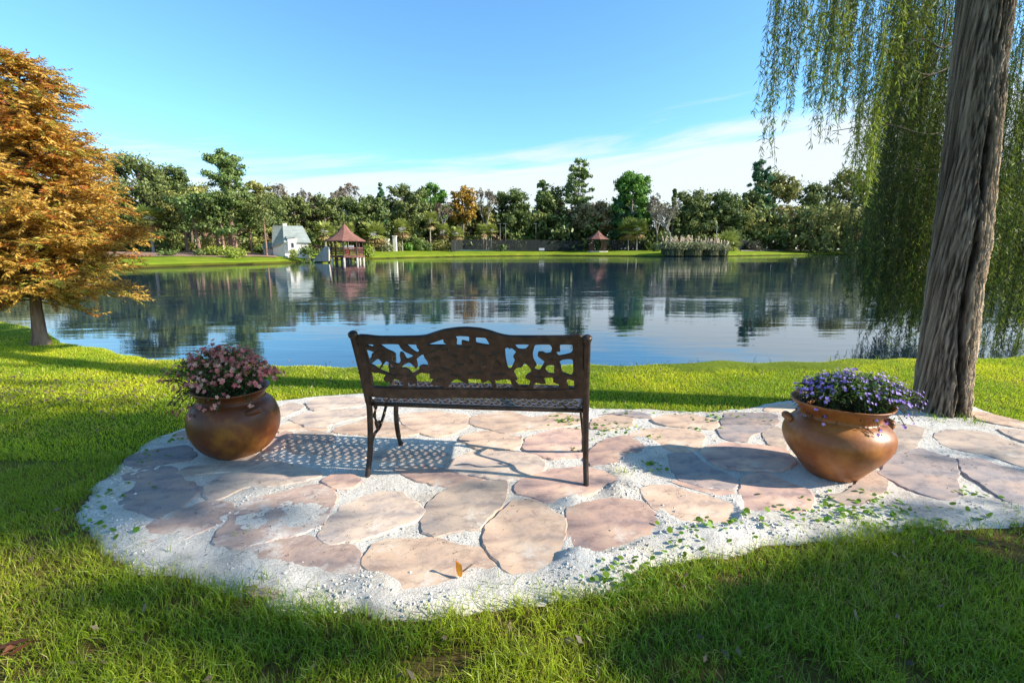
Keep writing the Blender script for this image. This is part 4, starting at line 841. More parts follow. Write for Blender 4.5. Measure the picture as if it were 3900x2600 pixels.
for i in range(NB):
    t = rc.random() ** 1.02; z = z0 + (ztop - z0) * t
    base = np.array([np.interp(z, zt, q[:, 0]), ty, z]) - off2
    a = rc.random() * 2 * PI; Rr = np.interp(t, prof_t, prof_r) * (.47 + .42 * rc.random() ** .6)
    rise = (.12 + .40 * t) + rc.normal() * .17
    s = np.linspace(0, 1, 8)
    dirv = np.array([math.cos(a), math.sin(a), 0]); side = np.array([-math.sin(a), math.cos(a), 0])
    pts = base + dirv * (Rr * s)[:, None] + side * (rc.normal() * .12 * s ** 2 * Rr)[:, None] + np.array([0, 0, 1]) * (Rr * (rise * s - .17 * s ** 2.2))[:, None]
    br.tube(pts, np.linspace(.012 * (.6 + Rr * .5), .002, 8), 4, False)
    nt_ = int(Rr / .038)
    for j in range(nt_):
        u = .16 + .84 * (j + rc.random()) / nt_; k = u * 6.999; ii = int(k); p = pts[ii] * (1 - (k - ii)) + pts[ii + 1] * (k - ii)
        sd = 1 if j % 2 else -1
        Lw = (.10 + .20 * (1 - u) * Rr + .10) * (.6 + .7 * rc.random())
        dv = norm(dirv * (.55 + .5 * u) + side * sd * (.9 - .4 * u) + np.array([0, 0, rc.normal() * .42 + .08]))
        m = max(8, int(Lw / .0098)); f = (np.arange(m) + .5) / m; Cc = p + dv * (Lw * f)[:, None] + np.array([0, 0, -.10 * Lw]) * (f ** 2)[:, None]
        tw.tube([p, p + dv * Lw * .5 + [0, 0, -.05 * Lw], p + dv * Lw + [0, 0, -.22 * Lw]], [.003, .002, .001], 3, False)
        perp = norm(np.cross(dv, [0, 0, 1.0])); sg = np.where(np.arange(m) % 2, 1, -1)[:, None]
        U = norm(dv * .55 + perp * sg * .75 + rc.normal(size=(m, 3)) * .28 + np.array([0, 0, -.25])); V = norm(np.cross(U, np.array([0, 0, 1.0]) + rc.normal(size=(m, 3)) * .6))
        hue = fbm(np.array([p[0] * 1.2 + 9]), np.array([p[2] * 1.2 + p[1]]), 2)[0]; inner_ = np.clip(np.hypot(p[0], p[1]) / 1.3, .3, 1)
        c0_ = np.array([.86, .44, .06]) * (1 - hue) + np.array([.92, .66, .15]) * hue
        if rc.random() < .16: c0_ = np.array([.52, .48, .08])
        if rc.random() < .10: c0_ = np.array([.62, .22, .04])
        sp.quads(Cc + U * .024, U, V, .040 + .034 * rc.random(m), .017, c0_ * (.55 + .55 * rc.random((m, 1))) * (.85 + .15 * inner_))
br.build('branch', M['bark'], cyp); tw.build('twigs', M['twig'], cyp); sp.build('foliage', M['leaf'], cyp)
# ------------------------------------------------------------------ far bank
rt_ = np.random.default_rng(99)
PAL = dict(
 oak=((.026, .046, .018), (.14, .19, .06)), oak2=((.035, .055, .02), (.19, .23, .08)), olive=((.06, .07, .022), (.30, .30, .10)), pine=((.035, .07, .022), (.18, .26, .08)),
 bright=((.03, .09, .02), (.15, .30, .05)), teal=((.02, .06, .03), (.07, .17, .08)), brown=((.09, .065, .04), (.29, .21, .13)), pinkish=((.12, .10, .07), (.34, .29, .21)), yellow=((.20, .12, .02), (.62, .38, .05)),
 palm=((.13, .18, .04), (.58, .62, .17)), dead=((.20, .14, .06), (.46, .34, .16)), hedge=((.03, .06, .018), (.12, .18, .05)), lime=((.08, .13, .02), (.30, .36, .07)), tan=((.20, .17, .08), (.58, .46, .24)), pampas=((.12, .14, .06), (.42, .42, .22)))
for k_ in ('oak', 'oak2', 'olive', 'pine', 'bright', 'teal', 'hedge', 'lime'): PAL[k_] = (tuple(q * 1.1 for q in PAL[k_][0]), (PAL[k_][1][0] * 1.65, PAL[k_][1][1] * 1.6, PAL[k_][1][2] * 1.3))
def gz(x, y): return float(ground_z(np.array([x]), np.array([y]))[0])
def puff(b, blobs, pal, n, size, flat=1.0, hollow=.55, updown=True):
    """leaf clumps spread through a crown made of many lobes"""
    blobs = np.array(blobs); w = blobs[:, 3] ** 2; w = w / w.sum()
    k = rt_.choice(len(blobs), n, p=w); d = norm(rt_.normal(size=(n, 3)) + np.array([0, 0, .15])); r = (hollow + (1.04 - hollow) * rt_.random(n) ** .5)
    Cc = blobs[k, :3] + d * (blobs[k, 3] * r * (1 + .33 * rt_.normal(size=n)))[:, None] * np.array([1, 1, flat])
    nn = norm(d + rt_.normal(size=(n, 3)) * .55); U = norm(np.cross(nn, rt_.normal(size=(n, 3)))); V = np.cross(nn, U)
    lo, hi = np.array(PAL[pal][0]), np.array(PAL[pal][1])
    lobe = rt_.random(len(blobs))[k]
    t = np.clip(.18 + .45 * (d[:, 2] * .5 + .5) * updown + .35 * lobe + .30 * (rt_.random(n) - .5), 0, 1) * (.35 + .65 * (r - hollow) / (1.04 - hollow))  # painted shading: leaves paler towards top and outside, darker below and inside
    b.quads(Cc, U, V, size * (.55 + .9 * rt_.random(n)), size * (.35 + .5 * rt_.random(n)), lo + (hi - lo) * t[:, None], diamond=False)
def shore(px): return float(far_y((px - 1950) / F / 1.0))
def Yfor(px, row):
    best = None
    for Yq in np.arange(shore(px) + .8, shore(px) + 21, .5):
        a = at(px, row, Yq); e = abs(a[2] - gz(a[0], Yq)) / Yq
        if best is None or e < best[0]: best = (e, Yq)
    return float(best[1])
def cols(px, top, base, width, Y):
    g0 = at(px, base, Y); x = g0[0]; z = gz(x, Y); zt_ = at(px, top, Y)[2]; R = (at(px + width / 2, base, Y)[0] - x)
    return x, z, zt_, R
def tree(name, label, px, top, width, Y, pal, style='oak', cb=.25, n=2400, lean=0, trunkr=None, bark='bark', group=None, seed_=None):
    if Y < shore(px) + 26 and px != 895: Y = shore(px) + 26 + rt_.random() * 6
    x, z, zt_, R = cols(px, top, 950, width, Y); Ht = zt_ - z
    t = thing(name, label, 'tree', (x, Y, z), 0, group)
    tr = trunkr or .02 * Ht + .08
    size = .0037 * Y; n = int(n * 2.6)
    blobs = []
    if style == 'oak':
        nb = 90
        for i in range(nb):
            u = rt_.random(); a = rt_.random() * 2 * PI; hz = cb + (1 - cb) * (.12 + .78 * u); env = math.sqrt(max(.08, 1 - ((hz - (cb + 1) / 2 * 1.0) / ((1 - cb) * .56)) ** 2))
            rr_ = R * env * (.20 + .72 * rt_.random() ** .6); br_ = R * (.08 + .15 * rt_.random())
            br_ = min(br_, Ht * .13 + .3)
            blobs.append((math.cos(a) * rr_, math.sin(a) * rr_, min(Ht * hz, Ht - br_ * .9), br_))
        blobs.append((rt_.normal() * R * .15, 0, Ht - R * .22, R * .24))
    elif style == 'cone':
        for i in range(26):
            u = rt_.random() ** .8; hz = cb + (1 - cb) * u; a = rt_.random() * 2 * PI; rr_ = R * (1 - u) * .75
            blobs.append((math.cos(a) * rr_, math.sin(a) * rr_, Ht * hz * .95, R * (.16 + .26 * (1 - u))))
    elif style == 'pine':
        for i in range(95):
            u = rt_.random(); hz = cb + (1 - cb) * u; env = (.46 + .54 * (1 - u) ** .8) * (1 if u < .93 else .6) ; a = rt_.random() * 2 * PI; rr_ = R * env * (.25 + .65 * rt_.random())
            blobs.append((math.cos(a) * rr_, math.sin(a) * rr_, Ht * hz * .97, R * (.09 + .12 * rt_.random())))
    lx = lean * Ht
    q = sweep([(0, 0, -.3), (lx * .1, 0, Ht * .15), (lx * .45, 0, Ht * .45), (lx * .8, 0, Ht * .72), (lx, 0, Ht * .93)], 14)
    MB().tube(q, np.interp(np.linspace(0, 1, 14), [0, .08, .5, 1], [tr * 1.35, tr, tr * .7, tr * .15]), 9).build('trunk', M[bark], t, True)
    bb = MB()
    for k in range(min(26, len(blobs))):
        bx, by, bz, br_ = blobs[k]; s0 = max(.18 * Ht, bz - (.5 * math.hypot(bx, by) + br_ * .5)); s0 = min(s0, Ht * .85); cx_ = lx * s0 / Ht
        bb.tube([(cx_, 0, s0), ((cx_ + bx) / 2, by / 2, (s0 + bz) / 2 + .1 * br_), (bx, by, bz)], [tr * .35, tr * .22, tr * .06], 5)
    bb.build('branches', M[bark], t)
    lv = MB(); bl = [(b_[0] + lx * b_[2] / Ht * .9, b_[1], b_[2], b_[3]) for b_ in blobs]
    puff(lv, bl, pal, n, size, .75 if style != 'pine' else .6)
    if style == 'oak': puff(lv, [(b_[0] * .75, b_[1] * .75 + .3, b_[2] * .95, b_[3]) for b_ in bl], pal, int(n * .25), size * 1.6, .8, .1, False)
    lv.build('crown', M['farleaf'], t)
    return t
def bare(name, label, px, top, width, Y, pal, colr='palebark', leafn=600, base=955, spread=1.0, depth=5):
    Y = max(Y, shore(px) + (24 if 'pampas' not in label else 16))
    x, z, zt_, R = cols(px, top, base, width, Y); Ht = zt_ - z
    t = thing(name, label, 'tree', (x, Y, z)); tb, bb = MB(), MB(); tips = []
    def grow(p, d, L_, r, k):
        m = p + d * L_ * .5 + rt_.normal(size=3) * L_ * .06; e = p + d * L_ + rt_.normal(size=3) * L_ * .05
        (tb if k == 0 else bb).tube([p, m, e], [r, r * .85, r * .68], 6 if k < 2 else 4, False)
        if k >= depth: tips.append(e); return
        for j in range(3 if k < 3 else 2):
            a = rt_.random() * 2 * PI; o_ = np.array([math.cos(a), math.sin(a), .15]) * (.62 * spread)
            grow(e, norm(d + o_), L_ * (.70 + .12 * rt_.random()), r * .62, k + 1)
    grow(np.array([0, 0, -.2]), np.array([0, 0, 1.0]), Ht * .26, Ht * .028, 0)
    pts = np.array(tips); sc_x = R / max(np.abs(pts[:, :2]).max(), .1); sc_z = Ht / pts[:, 2].max()
    for b_ in (tb, bb):
        for i in range(len(b_.v)): b_.v[i] = b_.v[i] * np.array([sc_x, sc_x, sc_z])
    tb.build('trunk', M[colr], t, True); bb.build('branches', M[colr], t)
    pts = pts * np.array([sc_x, sc_x, sc_z])
    if leafn:
        lv = MB(); puff(lv, [(p[0], p[1], p[2] - .1, R * .13) for p in pts], pal, leafn, .0034 * Y, 1, .1); lv.build('crown', M['farleaf'], t)
    return t
def palm(label, px, top, width, base, Y, dead=.3, trunk=True, lean=0, name='palm_tree'):
    Y = Yfor(px, base); x, z, zt_, R = cols(px, top, base, width, Y); z = gz(x, Y); Ht = zt_ - z
    t = thing(name, label, 'palm tree' if name == 'palm_tree' else 'shrub', (x, Y, z), 0, None); hc = Ht - R * .75
    if not trunk: hc = R * .45
    hc = max(hc, .3)
    r0 = .17 if trunk else .25
    MB().tube(sweep([(0, 0, -.3), (lean * .4, 0, hc * .5), (lean, 0, hc)], 10), np.linspace(r0 * 1.15, r0, 10), 8).build('trunk', M['palebark'], t, True)
    for nm, nfr, cl_ in (('fronds', 46, 'palm'), ('dead_fronds', int(30 * dead), 'dead')):
        b = MB()
        if nfr < 1: continue
        for i in range(nfr):
            a = rt_.random() * 2 * PI; el = (rt_.random() * 1.5 - .35) if nm == 'fronds' else (-.5 - .9 * rt_.random())
            d = np.array([math.cos(a) * math.cos(el), math.sin(a) * math.cos(el), math.sin(el)]); Lf = R * (1.05 + .35 * rt_.random())
            s0 = np.array([lean, 0, hc]); hub = s0 + d * Lf * .45
            b.tube([s0, hub], [.03, .02], 3, False)
            sd = norm(np.cross(d, [0, 0, 1.0])); m = 11; fa_ = np.linspace(-1.25, 1.25, m)
            U = norm(d * np.cos(fa_)[:, None] + sd * np.sin(fa_)[:, None] + np.array([0, 0, -.25]) * np.abs(fa_)[:, None] ** 1.5 * .6 + rt_.normal(size=(m, 3)) * .06); V = norm(np.cross(U, np.cross(sd, d) + .01)); lo, hi = np.array(PAL[cl_][0]), np.array(PAL[cl_][1])
            ll = Lf * .6; Cc = hub + U * ll * .5 + np.array([0, 0, -.12 * R]) * (np.abs(fa_)[:, None] * .5 + .2)
            b.quads(Cc, U, V, ll, R * .15, lo + (hi - lo) * (.25 + .75 * rt_.random()) * (.7 + .4 * rt_.random((m, 1))))
        b.build(nm, M['farleaf'], t)
    return t
def shrub(label, px, top, base, width, Y, pal, n=900, lobes=7, name='shrub', cat='shrub', depth=1.0, stem=True):
    Y = Yfor(px, base) if not 1150 < px < 1190 else 64.6
    x, z, zt_, R = cols(px, top, base, width, Y); z = gz(x, Y); Ht = max(zt_ - z, .35)
    t = thing(name, label, cat, (x, Y, z)); b = MB()
    bl = []
    for i in range(lobes):
        u = (i + .5) / lobes * 2 - 1; rr_ = min(Ht * .5, R * .6) * (.85 + .3 * rt_.random())
        bl.append((u * max(R - rr_, .05), rt_.normal() * .3 * depth, max(Ht - rr_, rr_ * .6) * (.85 + .15 * rt_.random()), rr_)); bl.append((u * max(R - rr_, .05), rt_.normal() * .3, rr_ * .45, rr_ * .9))
    puff(b, bl, pal, n, .0030 * Y, 1.0, .6); b.build('foliage', M['farleaf'], t)
    s = MB()
    for i in range(lobes): s.tube([(bl[2 * i][0] * .6, 0, -.1), (bl[2 * i][0], bl[2 * i][1], bl[2 * i][2])], [.06, .02], 5)
    s.build('stems', M['bark'], t)
    return t
# far wood behind everything
b = MB()
for k in range(190):
    px = -900 + k * 32 + rt_.random() * 20; Y = 150 + 25 * rt_.random(); Y = Y * (.62 if px < 1150 else 1)
    base = at(px, 950, Y); h = at(px, (770 if px > 1150 else 740) + 50 * rt_.random(), Y)[2] - .5
    R = h * .5
    bl = [(base[0] + rt_.normal() * R * .5, Y + rt_.normal() * 2, .5 + h * (.05 + .85 * rt_.random()), R * (.3 + .2 * rt_.random())) for _ in range(13)]
    puff(b, bl, ['oak', 'oak', 'oak2', 'olive', 'brown'][rt_.integers(5)], 620, .0065 * Y, .9, .2)
tag(b.build('distant_wood', M['farleaf']), 'dense dark wood closing off the background behind the far bank', 'wood', kind='stuff')
b = MB()
for k in range(230):
    px = -300 + k * 19 + rt_.random() * 14; Y = shore(px) + 24 + 4 * rt_.random(); a = at(px, 950, Y); z = gz(a[0], Y); h = (2.2 + 2.6 * rt_.random()) * Y / 110
    puff(b, [(a[0] + rt_.normal() * h * .4, Y + rt_.normal(), z + h * (.15 + .6 * rt_.random()), h * (.25 + .15 * rt_.random())) for _ in range(5)], ['oak', 'oak', 'oak2', 'olive', 'hedge', 'brown'][rt_.integers(6)], 170, .0045 * Y, .9, .2)
tag(b.build('undergrowth', M['farleaf']), 'dark undergrowth filling the spaces between the far trunks', 'undergrowth', kind='stuff')
OAKS = [(-620, 640, 380, 44, 'oak', 'oak', .05, 2200, 0, 'oak beyond the left edge of the photo, farther one'), (-280, 650, 360, 48, 'oak2', 'oak', .05, 2200, 0, 'oak beyond the left edge of the photo, nearer one'),  # px, top, width, Y, pal, style, cb, n, lean, label
 (60, 760, 420, 52, 'olive', 'oak', .05, 2600, 0, 'olive tree mostly hidden behind the orange cypress at the left edge'),
 (330, 700, 330, 62, 'oak', 'oak', .08, 2600, 0, 'dark tree showing through the gaps of the orange cypress'),
 (565, 585, 310, 76, 'oak2', 'oak', .15, 3800, 0, 'tall spreading dark oak just right of the orange cypress'),
 (670, 620, 210, 80, 'oak', 'oak', .15, 2600, 0, 'dark oak between the tall spreading oak and the tallest left pine'),
 (470, 830, 150, 58, 'olive', 'oak', .05, 1400, 0, 'small yellow green tree low beside the orange cypress'),
 (642, 800, 120, 60, 'oak', 'cone', .02, 1500, 0, 'dark drooping evergreen on the mulch beside the left palm'),
 (735, 730, 210, 70, 'olive', 'oak', .38, 2600, .04, 'leaning tree with bare reddish trunk left of the tallest left pine'),
 (1010, 720, 190, 74, 'oak', 'oak', .05, 2600, 0, 'dark evergreen just right of the tallest left pine'),
 (1120, 742, 170, 78, 'oak2', 'oak', .05, 2600, 0, 'dark rounded oak rising behind the slate roofed house'),
 (1245, 735, 150, 92, 'oak2', 'oak', .05, 1900, 0, 'grey green tree behind the gap between house and gazebo'),
 (1345, 745, 170, 96, 'oak', 'oak', .03, 2200, 0, 'black green oak directly behind the gazebo roof'),
 (1460, 685, 60, 118, 'teal', 'cone', .4, 700, 0, 'slim bluish conifer tip standing above the oaks right of the gazebo'),
 (1430, 740, 150, 100, 'oak', 'oak', .03, 2200, 0, 'dark oak above the shaggy palm right of the gazebo'),
 (1540, 695, 190, 104, 'oak2', 'oak', .04, 2600, 0, 'high dark oak above the orange topped palm'),
 (1645, 692, 130, 112, 'bright', 'oak', .3, 1800, 0, 'bright green crowned tree left of the yellow tree'),
 (1620, 760, 130, 104, 'oak', 'oak', .04, 1800, 0, 'dark oak behind the two tall palms on the lawn'),
 (1745, 800, 110, 108, 'olive', 'oak', .04, 1700, 0, 'olive tree under the yellow tree'),
 (1845, 780, 130, 112, 'olive', 'oak', .05, 2000, 0, 'olive green tree behind the pair of palms by the court'),
 (1945, 712, 170, 118, 'oak', 'oak', .04, 2600, 0, 'black green pointed oak behind the tennis court'),
 (2005, 838, 80, 104, 'bright', 'cone', .15, 900, 0, 'small light green tree in front of the dark court fence'),
 (2065, 680, 75, 130, 'pine', 'pine', .5, 700, 0, 'thin pale tree rising left of the tallest right pine'),
 (2130, 705, 230, 116, 'oak', 'oak', .06, 3200, 0, 'broad dark live oak with pale limbs behind the court'),
 (2360, 735, 110, 124, 'teal', 'oak', .06, 1400, 0, 'dark tree wedged behind the bright green pine'),
 (2556, 706, 60, 124, 'oak', 'cone', .1, 800, 0, 'dark pointed magnolia behind the bare grey tree'),
 (2640, 716, 190, 120, 'oak2', 'oak', .04, 2800, 0, 'wide oak behind the low fan palm'),
 (2745, 722, 170, 122, 'oak', 'oak', .04, 2400, 0, 'dark oak behind the curved street lamp'),
 (2930, 650, 210, 112, 'olive', 'oak', .04, 3800, 0, 'large tree with yellowing top at the edge of the willow strands'),
 (2850, 720, 110, 116, 'oak', 'oak', .04, 1600, 0, 'dark oak left of the large yellowing tree'),
 (3080, 690, 190, 104, 'oak2', 'oak', .03, 2800, 0, 'grey green oak seen through the thin willow strands'),
 (3210, 630, 240, 100, 'olive', 'oak', .03, 3000, 0, 'tall olive oak behind the left fringe of the willow curtain'),
 (3400, 660, 260, 98, 'oak', 'oak', .03, 2200, 0, 'dark oak hidden behind the thick willow curtain'),
 (3620, 680, 260, 104, 'oak', 'oak', .03, 1800, 0, 'dark oak behind the willow trunk'),
 (3830, 660, 260, 104, 'oak2', 'oak', .03, 1800, 0, 'oak at the far right edge behind the willow'),
 (4060, 660, 300, 104, 'oak', 'oak', .03, 1500, 0, 'oak beyond the right edge behind the willow'),
]
for (px, top, wd, Y, pal, st_, cb, n, ln, lab) in OAKS:
    tree({'oak': 'oak_tree', 'cone': 'evergreen_tree', 'pine': 'pine_tree'}[st_], lab, px, top, wd, Y, pal, st_, cb, n, ln, group='trees along the far bank')
tree('pine_tree', 'tallest left pine with a rounded bright green top and long bare trunk', 895, 566, 235, 68, 'pine', 'pine', .20, 5600, -.02, .42, 'redbark', 'trees along the far bank')
tree('pine_tree', 'spreading lower pine left of the tallest left pine', 790, 705, 210, 69, 'olive', 'pine', .32, 2600, -.06, .3, 'redbark', 'trees along the far bank')
tree('pine_tree', 'spreading lower pine right of the tallest left pine', 1000, 690, 170, 70, 'olive', 'pine', .25, 2200, 0, .26, 'redbark', 'trees along the far bank')
tree('pine_tree', 'tallest right pine with airy crown above the second pavilion', 2200, 600, 135, 124, 'pine', 'pine', .52, 1500, 0, .35, 'palebark', 'trees along the far bank')
tree('pine_tree', 'bright green pine with pointed top right of the second pavilion', 2400, 648, 170, 116, 'bright', 'oak', .22, 3400, 0, .35, 'palebark', 'trees along the far bank')
tree('pine_tree', 'dark layered pine rising above the large yellowing tree', 2870, 592, 120, 118, 'teal', 'pine', .4, 1700, .02, .3, 'bark', 'trees along the far bank')
tree('autumn_tree', 'tree with bright yellow orange leaves above the oaks', 1765, 705, 110, 116, 'yellow', 'oak', .35, 900, 0, group='trees along the far bank')
tree('autumn_tree', 'tan leaved round tree spreading over the second pavilion', 2262, 765, 175, 106, 'tan', 'oak', .32, 1900, -.04, .22, 'palebark', 'trees along the far bank')
for (px, tp, wd, Y, lab) in [(1075, 705, 120, 96, 'leafless pinkish tree top behind the slate roofed house'), (1350, 700, 110, 120, 'leafless brown tree top above the gazebo'), (1165, 718, 90, 98, 'leafless grey tree top right of the house roof'), (1300, 722, 100, 112, 'reddish bare tree left of the gazebo peak'), (1680, 775, 90, 106, 'reddish brown thin tree between the tall palms'), (1850, 715, 90, 128, 'bare tree top right of the yellow tree'), (2500, 738, 90, 128, 'bare crown between bright green pine and grey tree')]:
    bare('leafless_tree', lab, px, tp, wd, Y, 'brown' if 'brown' in lab else 'pinkish', 'palebark', 500)
bare('leafless_tree', 'pale grey bare tree with tangled branches behind the pampas grass', 2550, 765, 150, 104, 'pinkish', 'palebark', 420, 950, 1.25, 6)
for (px, tx_, w0) in [(714, .0, 1), (761, .03, 1), (834, .02, .8), (853, 0, .7), (878, 0, .7), (958, 0, .6), (1015, 0, .6)]:
    Y = 66 + rt_.random() * 5; x, z, zt_, R = cols(px, 700, 950, 90, Y)
    t = thing('pine_tree', {714: 'pine whose leaning pale trunk stands left of the yellow green hedge', 761: 'pine whose reddish trunk rises behind the yellow green hedge', 834: 'thin pine trunk just left of the tallest left pine', 853: 'thinner pine trunk touching the tallest left pine on its left', 878: 'thinnest pine trunk hugging the tallest left pine', 958: 'thin pine trunk in shadow right of the tallest left pine', 1015: 'dark thin trunk left of the slate roofed house'}[px], 'tree', (x, Y, z), 0, 'trees along the far bank')
    hh_ = zt_ - z; MB().tube(sweep([(0, 0, -.2), (-tx_ * 6, 0, hh_ * .3), (-tx_ * 14, 0, hh_ * .7)], 10), np.linspace(.26 * w0, .14 * w0, 10), 8).build('trunk', M['redbark'], t, True)
    lv = MB(); puff(lv, [(-tx_ * 14 + rt_.normal() * 1.5, rt_.normal() * 1.2, hh_ * (.34 + .5 * rt_.random()), .9 + .4 * rt_.random()) for _ in range(20)], ['olive', 'oak2', 'pine'][px % 3], 1500, .26, .7, .3); lv.build('crown', M['farleaf'], t)
palm('short palm with pale trunk just right of the orange cypress', 585, 790, 95, 960, 58, .3)
palm('pair crowned palm left of the gazebo with yellow green fronds', 1240, 852, 70, 940, 82, .2)
palm('palm peeking out behind the gazebo roof peak', 1325, 850, 62, 940, 88, .1)
palm('shaggy palm with a skirt of dead fronds right of the gazebo', 1425, 855, 90, 945, 88, 1.1)
palm('palm with an orange brown crown on a slim trunk', 1532, 842, 70, 942, 94, .9)
palm('tall palm with a long pale trunk on the lawn', 1640, 812, 62, 952, 96, .3)
palm('thinner palm right of the tall palm on the lawn', 1688, 858, 55, 955, 98, .3)
palm('leaning palm at the corner of the court fence', 1730, 866, 55, 905, 104, .2, True, .6)
palm('left palm of the pair in front of the court', 1840, 858, 50, 935, 112, .2)
palm('right palm of the pair in front of the court', 1868, 856, 46, 930, 114, .4, True, .4)
palm('left palm of the pair under the bright green pine', 2392, 840, 80, 950, 108, .2)
palm('right palm of the pair under the bright green pine', 2424, 842, 76, 950, 109, .2)
palm('low fan palm with yellow lower fronds behind the pampas grass', 2762, 868, 104, 945, 100, .45, False, 0, 'fan_palm')
SHR = [(1022, 935, 967, 122, 61, 'hedge', 'clipped dark hedge in front of the slate roofed house', 1600, 9), (855, 942, 975, 175, 58, 'lime', 'yellow green hedge under the tallest left pine', 1900, 9), (895, 952, 982, 70, 55.5, 'lime', 'small lime green bush at the front of the mulch bed', 700, 4),
 (797, 898, 945, 60, 64, 'olive', 'rounded bush between two reddish pine trunks', 700, 4), (1169, 936, 984, 58, 61.5, 'hedge', 'round dark green bush at the corner of the white house', 1100, 4), (1405, 932, 978, 50, 80, 'lime', 'feathery yellow green bush right of the gazebo', 700, 4),
 (1590, 908, 948, 56, 98, 'hedge', 'dark clipped bush between the orange palm and the tall palm', 700, 3), (1556, 925, 948, 40, 96, 'bright', 'low green bush under the orange topped palm', 400, 3), (1625, 922, 950, 50, 97, 'hedge', 'round bush at the foot of the tall palm', 500, 3), (1670, 915, 952, 90, 99, 'olive', 'loose olive bush behind the thinner palm', 700, 5),
 (1915, 930, 957, 26, 104, 'hedge', 'small round bush in front of the green court', 300, 2), (1982, 928, 954, 55, 106, 'hedge', 'broad bush in front of the green court', 500, 4), (2095, 920, 956, 50, 108, 'hedge', 'bush at the right end of the green court', 500, 4), (2155, 935, 955, 90, 110, 'oak', 'low dark hedge left of the second pavilion', 500, 5),
 (2496, 924, 957, 44, 100, 'oak', 'dark bush left of the pampas grass', 400, 3), (2870, 922, 955, 68, 104, 'pinkish', 'pinkish brown bush right of the fan palm', 700, 5), (2968, 916, 952, 96, 102, 'hedge', 'broad green bush with lit right half near the right bank', 1000, 6), (3148, 908, 950, 66, 100, 'olive', 'olive bush seen through the willow fringe', 700, 4),
 (1470, 918, 958, 70, 92, 'pampas', 'silvery grass clump right of the feathery bush', 700, 5), (1510, 922, 956, 50, 93, 'pampas', 'smaller silvery grass clump under the orange palm', 500, 3), (640, 950, 975, 70, 57, 'hedge', 'low dark bush on the mulch by the left palm', 500, 4), (760, 948, 975, 50, 57, 'oak', 'tiny dark bush left of the yellow green hedge', 400, 3), (1120, 950, 985, 40, 62, 'lime', 'pale small shrub against the white house wall', 300, 3)]
for (px, tp, bs_, wd, Y, pal, lab, n, lb) in SHR: shrub(lab, px, tp, bs_, wd, Y, pal, n, lb)
# pampas grass
def pampas(label, px, top, base, width, Y, nb, npl):
    Y = Yfor(px, base); x, z, zt_, R = cols(px, top, base, width, Y); z = gz(x, Y); Ht = zt_ - z; t = thing('pampas_grass', label, 'ornamental grass', (x, Y, z), 0, 'pampas grass clumps at the water edge'); b, p, s = MB(), MB(), MB()
    n = nb; a = rt_.random(n) * 2 * PI; l = .5 + .5 * rt_.random(n); rr_ = (.25 + .85 * rt_.random(n) ** .7) * R
    d = np.stack([np.cos(a), np.sin(a), np.zeros(n)], 1); bz_ = np.array([0, 0, 1.0]); lo, hi = np.array(PAL['pampas'][0]), np.array(PAL['pampas'][1]); cc_ = lo + (hi - lo) * rt_.random((n, 1)) ** 1.2
    a2 = rt_.random(n) * 2 * PI; o2 = np.stack([np.cos(a2), np.sin(a2), np.zeros(n)], 1) * (R * .75 * rt_.random(n) ** .5)[:, None]
    pt = lambda u: o2 + d * (rr_ * .55 * u ** 1.6)[:, None] + bz_ * (Ht * .85 * l * (2.3 * u - 1.45 * u * u))[:, None] - [0, 0, .15]
    for u0, u1 in ((0, .3), (.3, .6), (.6, .85), (.85, 1.12)):
        p0_, p1_ = pt(u0), pt(u1); U = p1_ - p0_; ll = np.linalg.norm(U, axis=1); U = U / ll[:, None]; V = norm(np.cross(U, rt_.normal(size=(n, 3)))); b.quads((p0_ + p1_) / 2, U, V, ll * 1.1, .13, cc_ * (.6 + .5 * u1), diamond=False)
    b.build('foliage', M['farleaf'], t)
    for i in range(npl):
        a = rt_.random() * 2 * PI; rr_ = R * .75 * rt_.random() ** .5; e = np.array([math.cos(a) * rr_, math.sin(a) * rr_ * .6, Ht * (.74 + .26 * rt_.random())]); s.tube([(e[0] * .4, e[1] * .4, 0), e], [.02, .015], 3, False)
        m = 9; Cc = e + np.stack([rt_.normal(size=m) * .05, rt_.normal(size=m) * .05, -np.arange(m) * .10 + .35], 1); U = norm(np.stack([rt_.normal(size=m) * .35, rt_.normal(size=m) * .35, np.ones(m)], 1))
        p.quads(Cc, U, norm(np.cross(U, rt_.normal(size=(m, 3)))), .6, .26, np.array([.80, .68, .50]) * (.7 + .45 * rt_.random((m, 1))))
    s.build('stalks', M['twig'], t); p.build('plumes', M['farleaf'], t)
pampas('largest pampas grass clump with tall cream plumes at the left of the bed', 2560, 905, 982, 110, 96, 900, 30)
pampas('dense middle pampas grass clump with cream plumes', 2628, 903, 983, 110, 94.5, 1000, 34)
pampas('sparser pampas grass clump in front of the fan palm', 2700, 912, 978, 90, 97, 600, 22)
pampas('thin pale pampas grass at the right end of the bed', 2745, 918, 975, 70, 98, 400, 14)
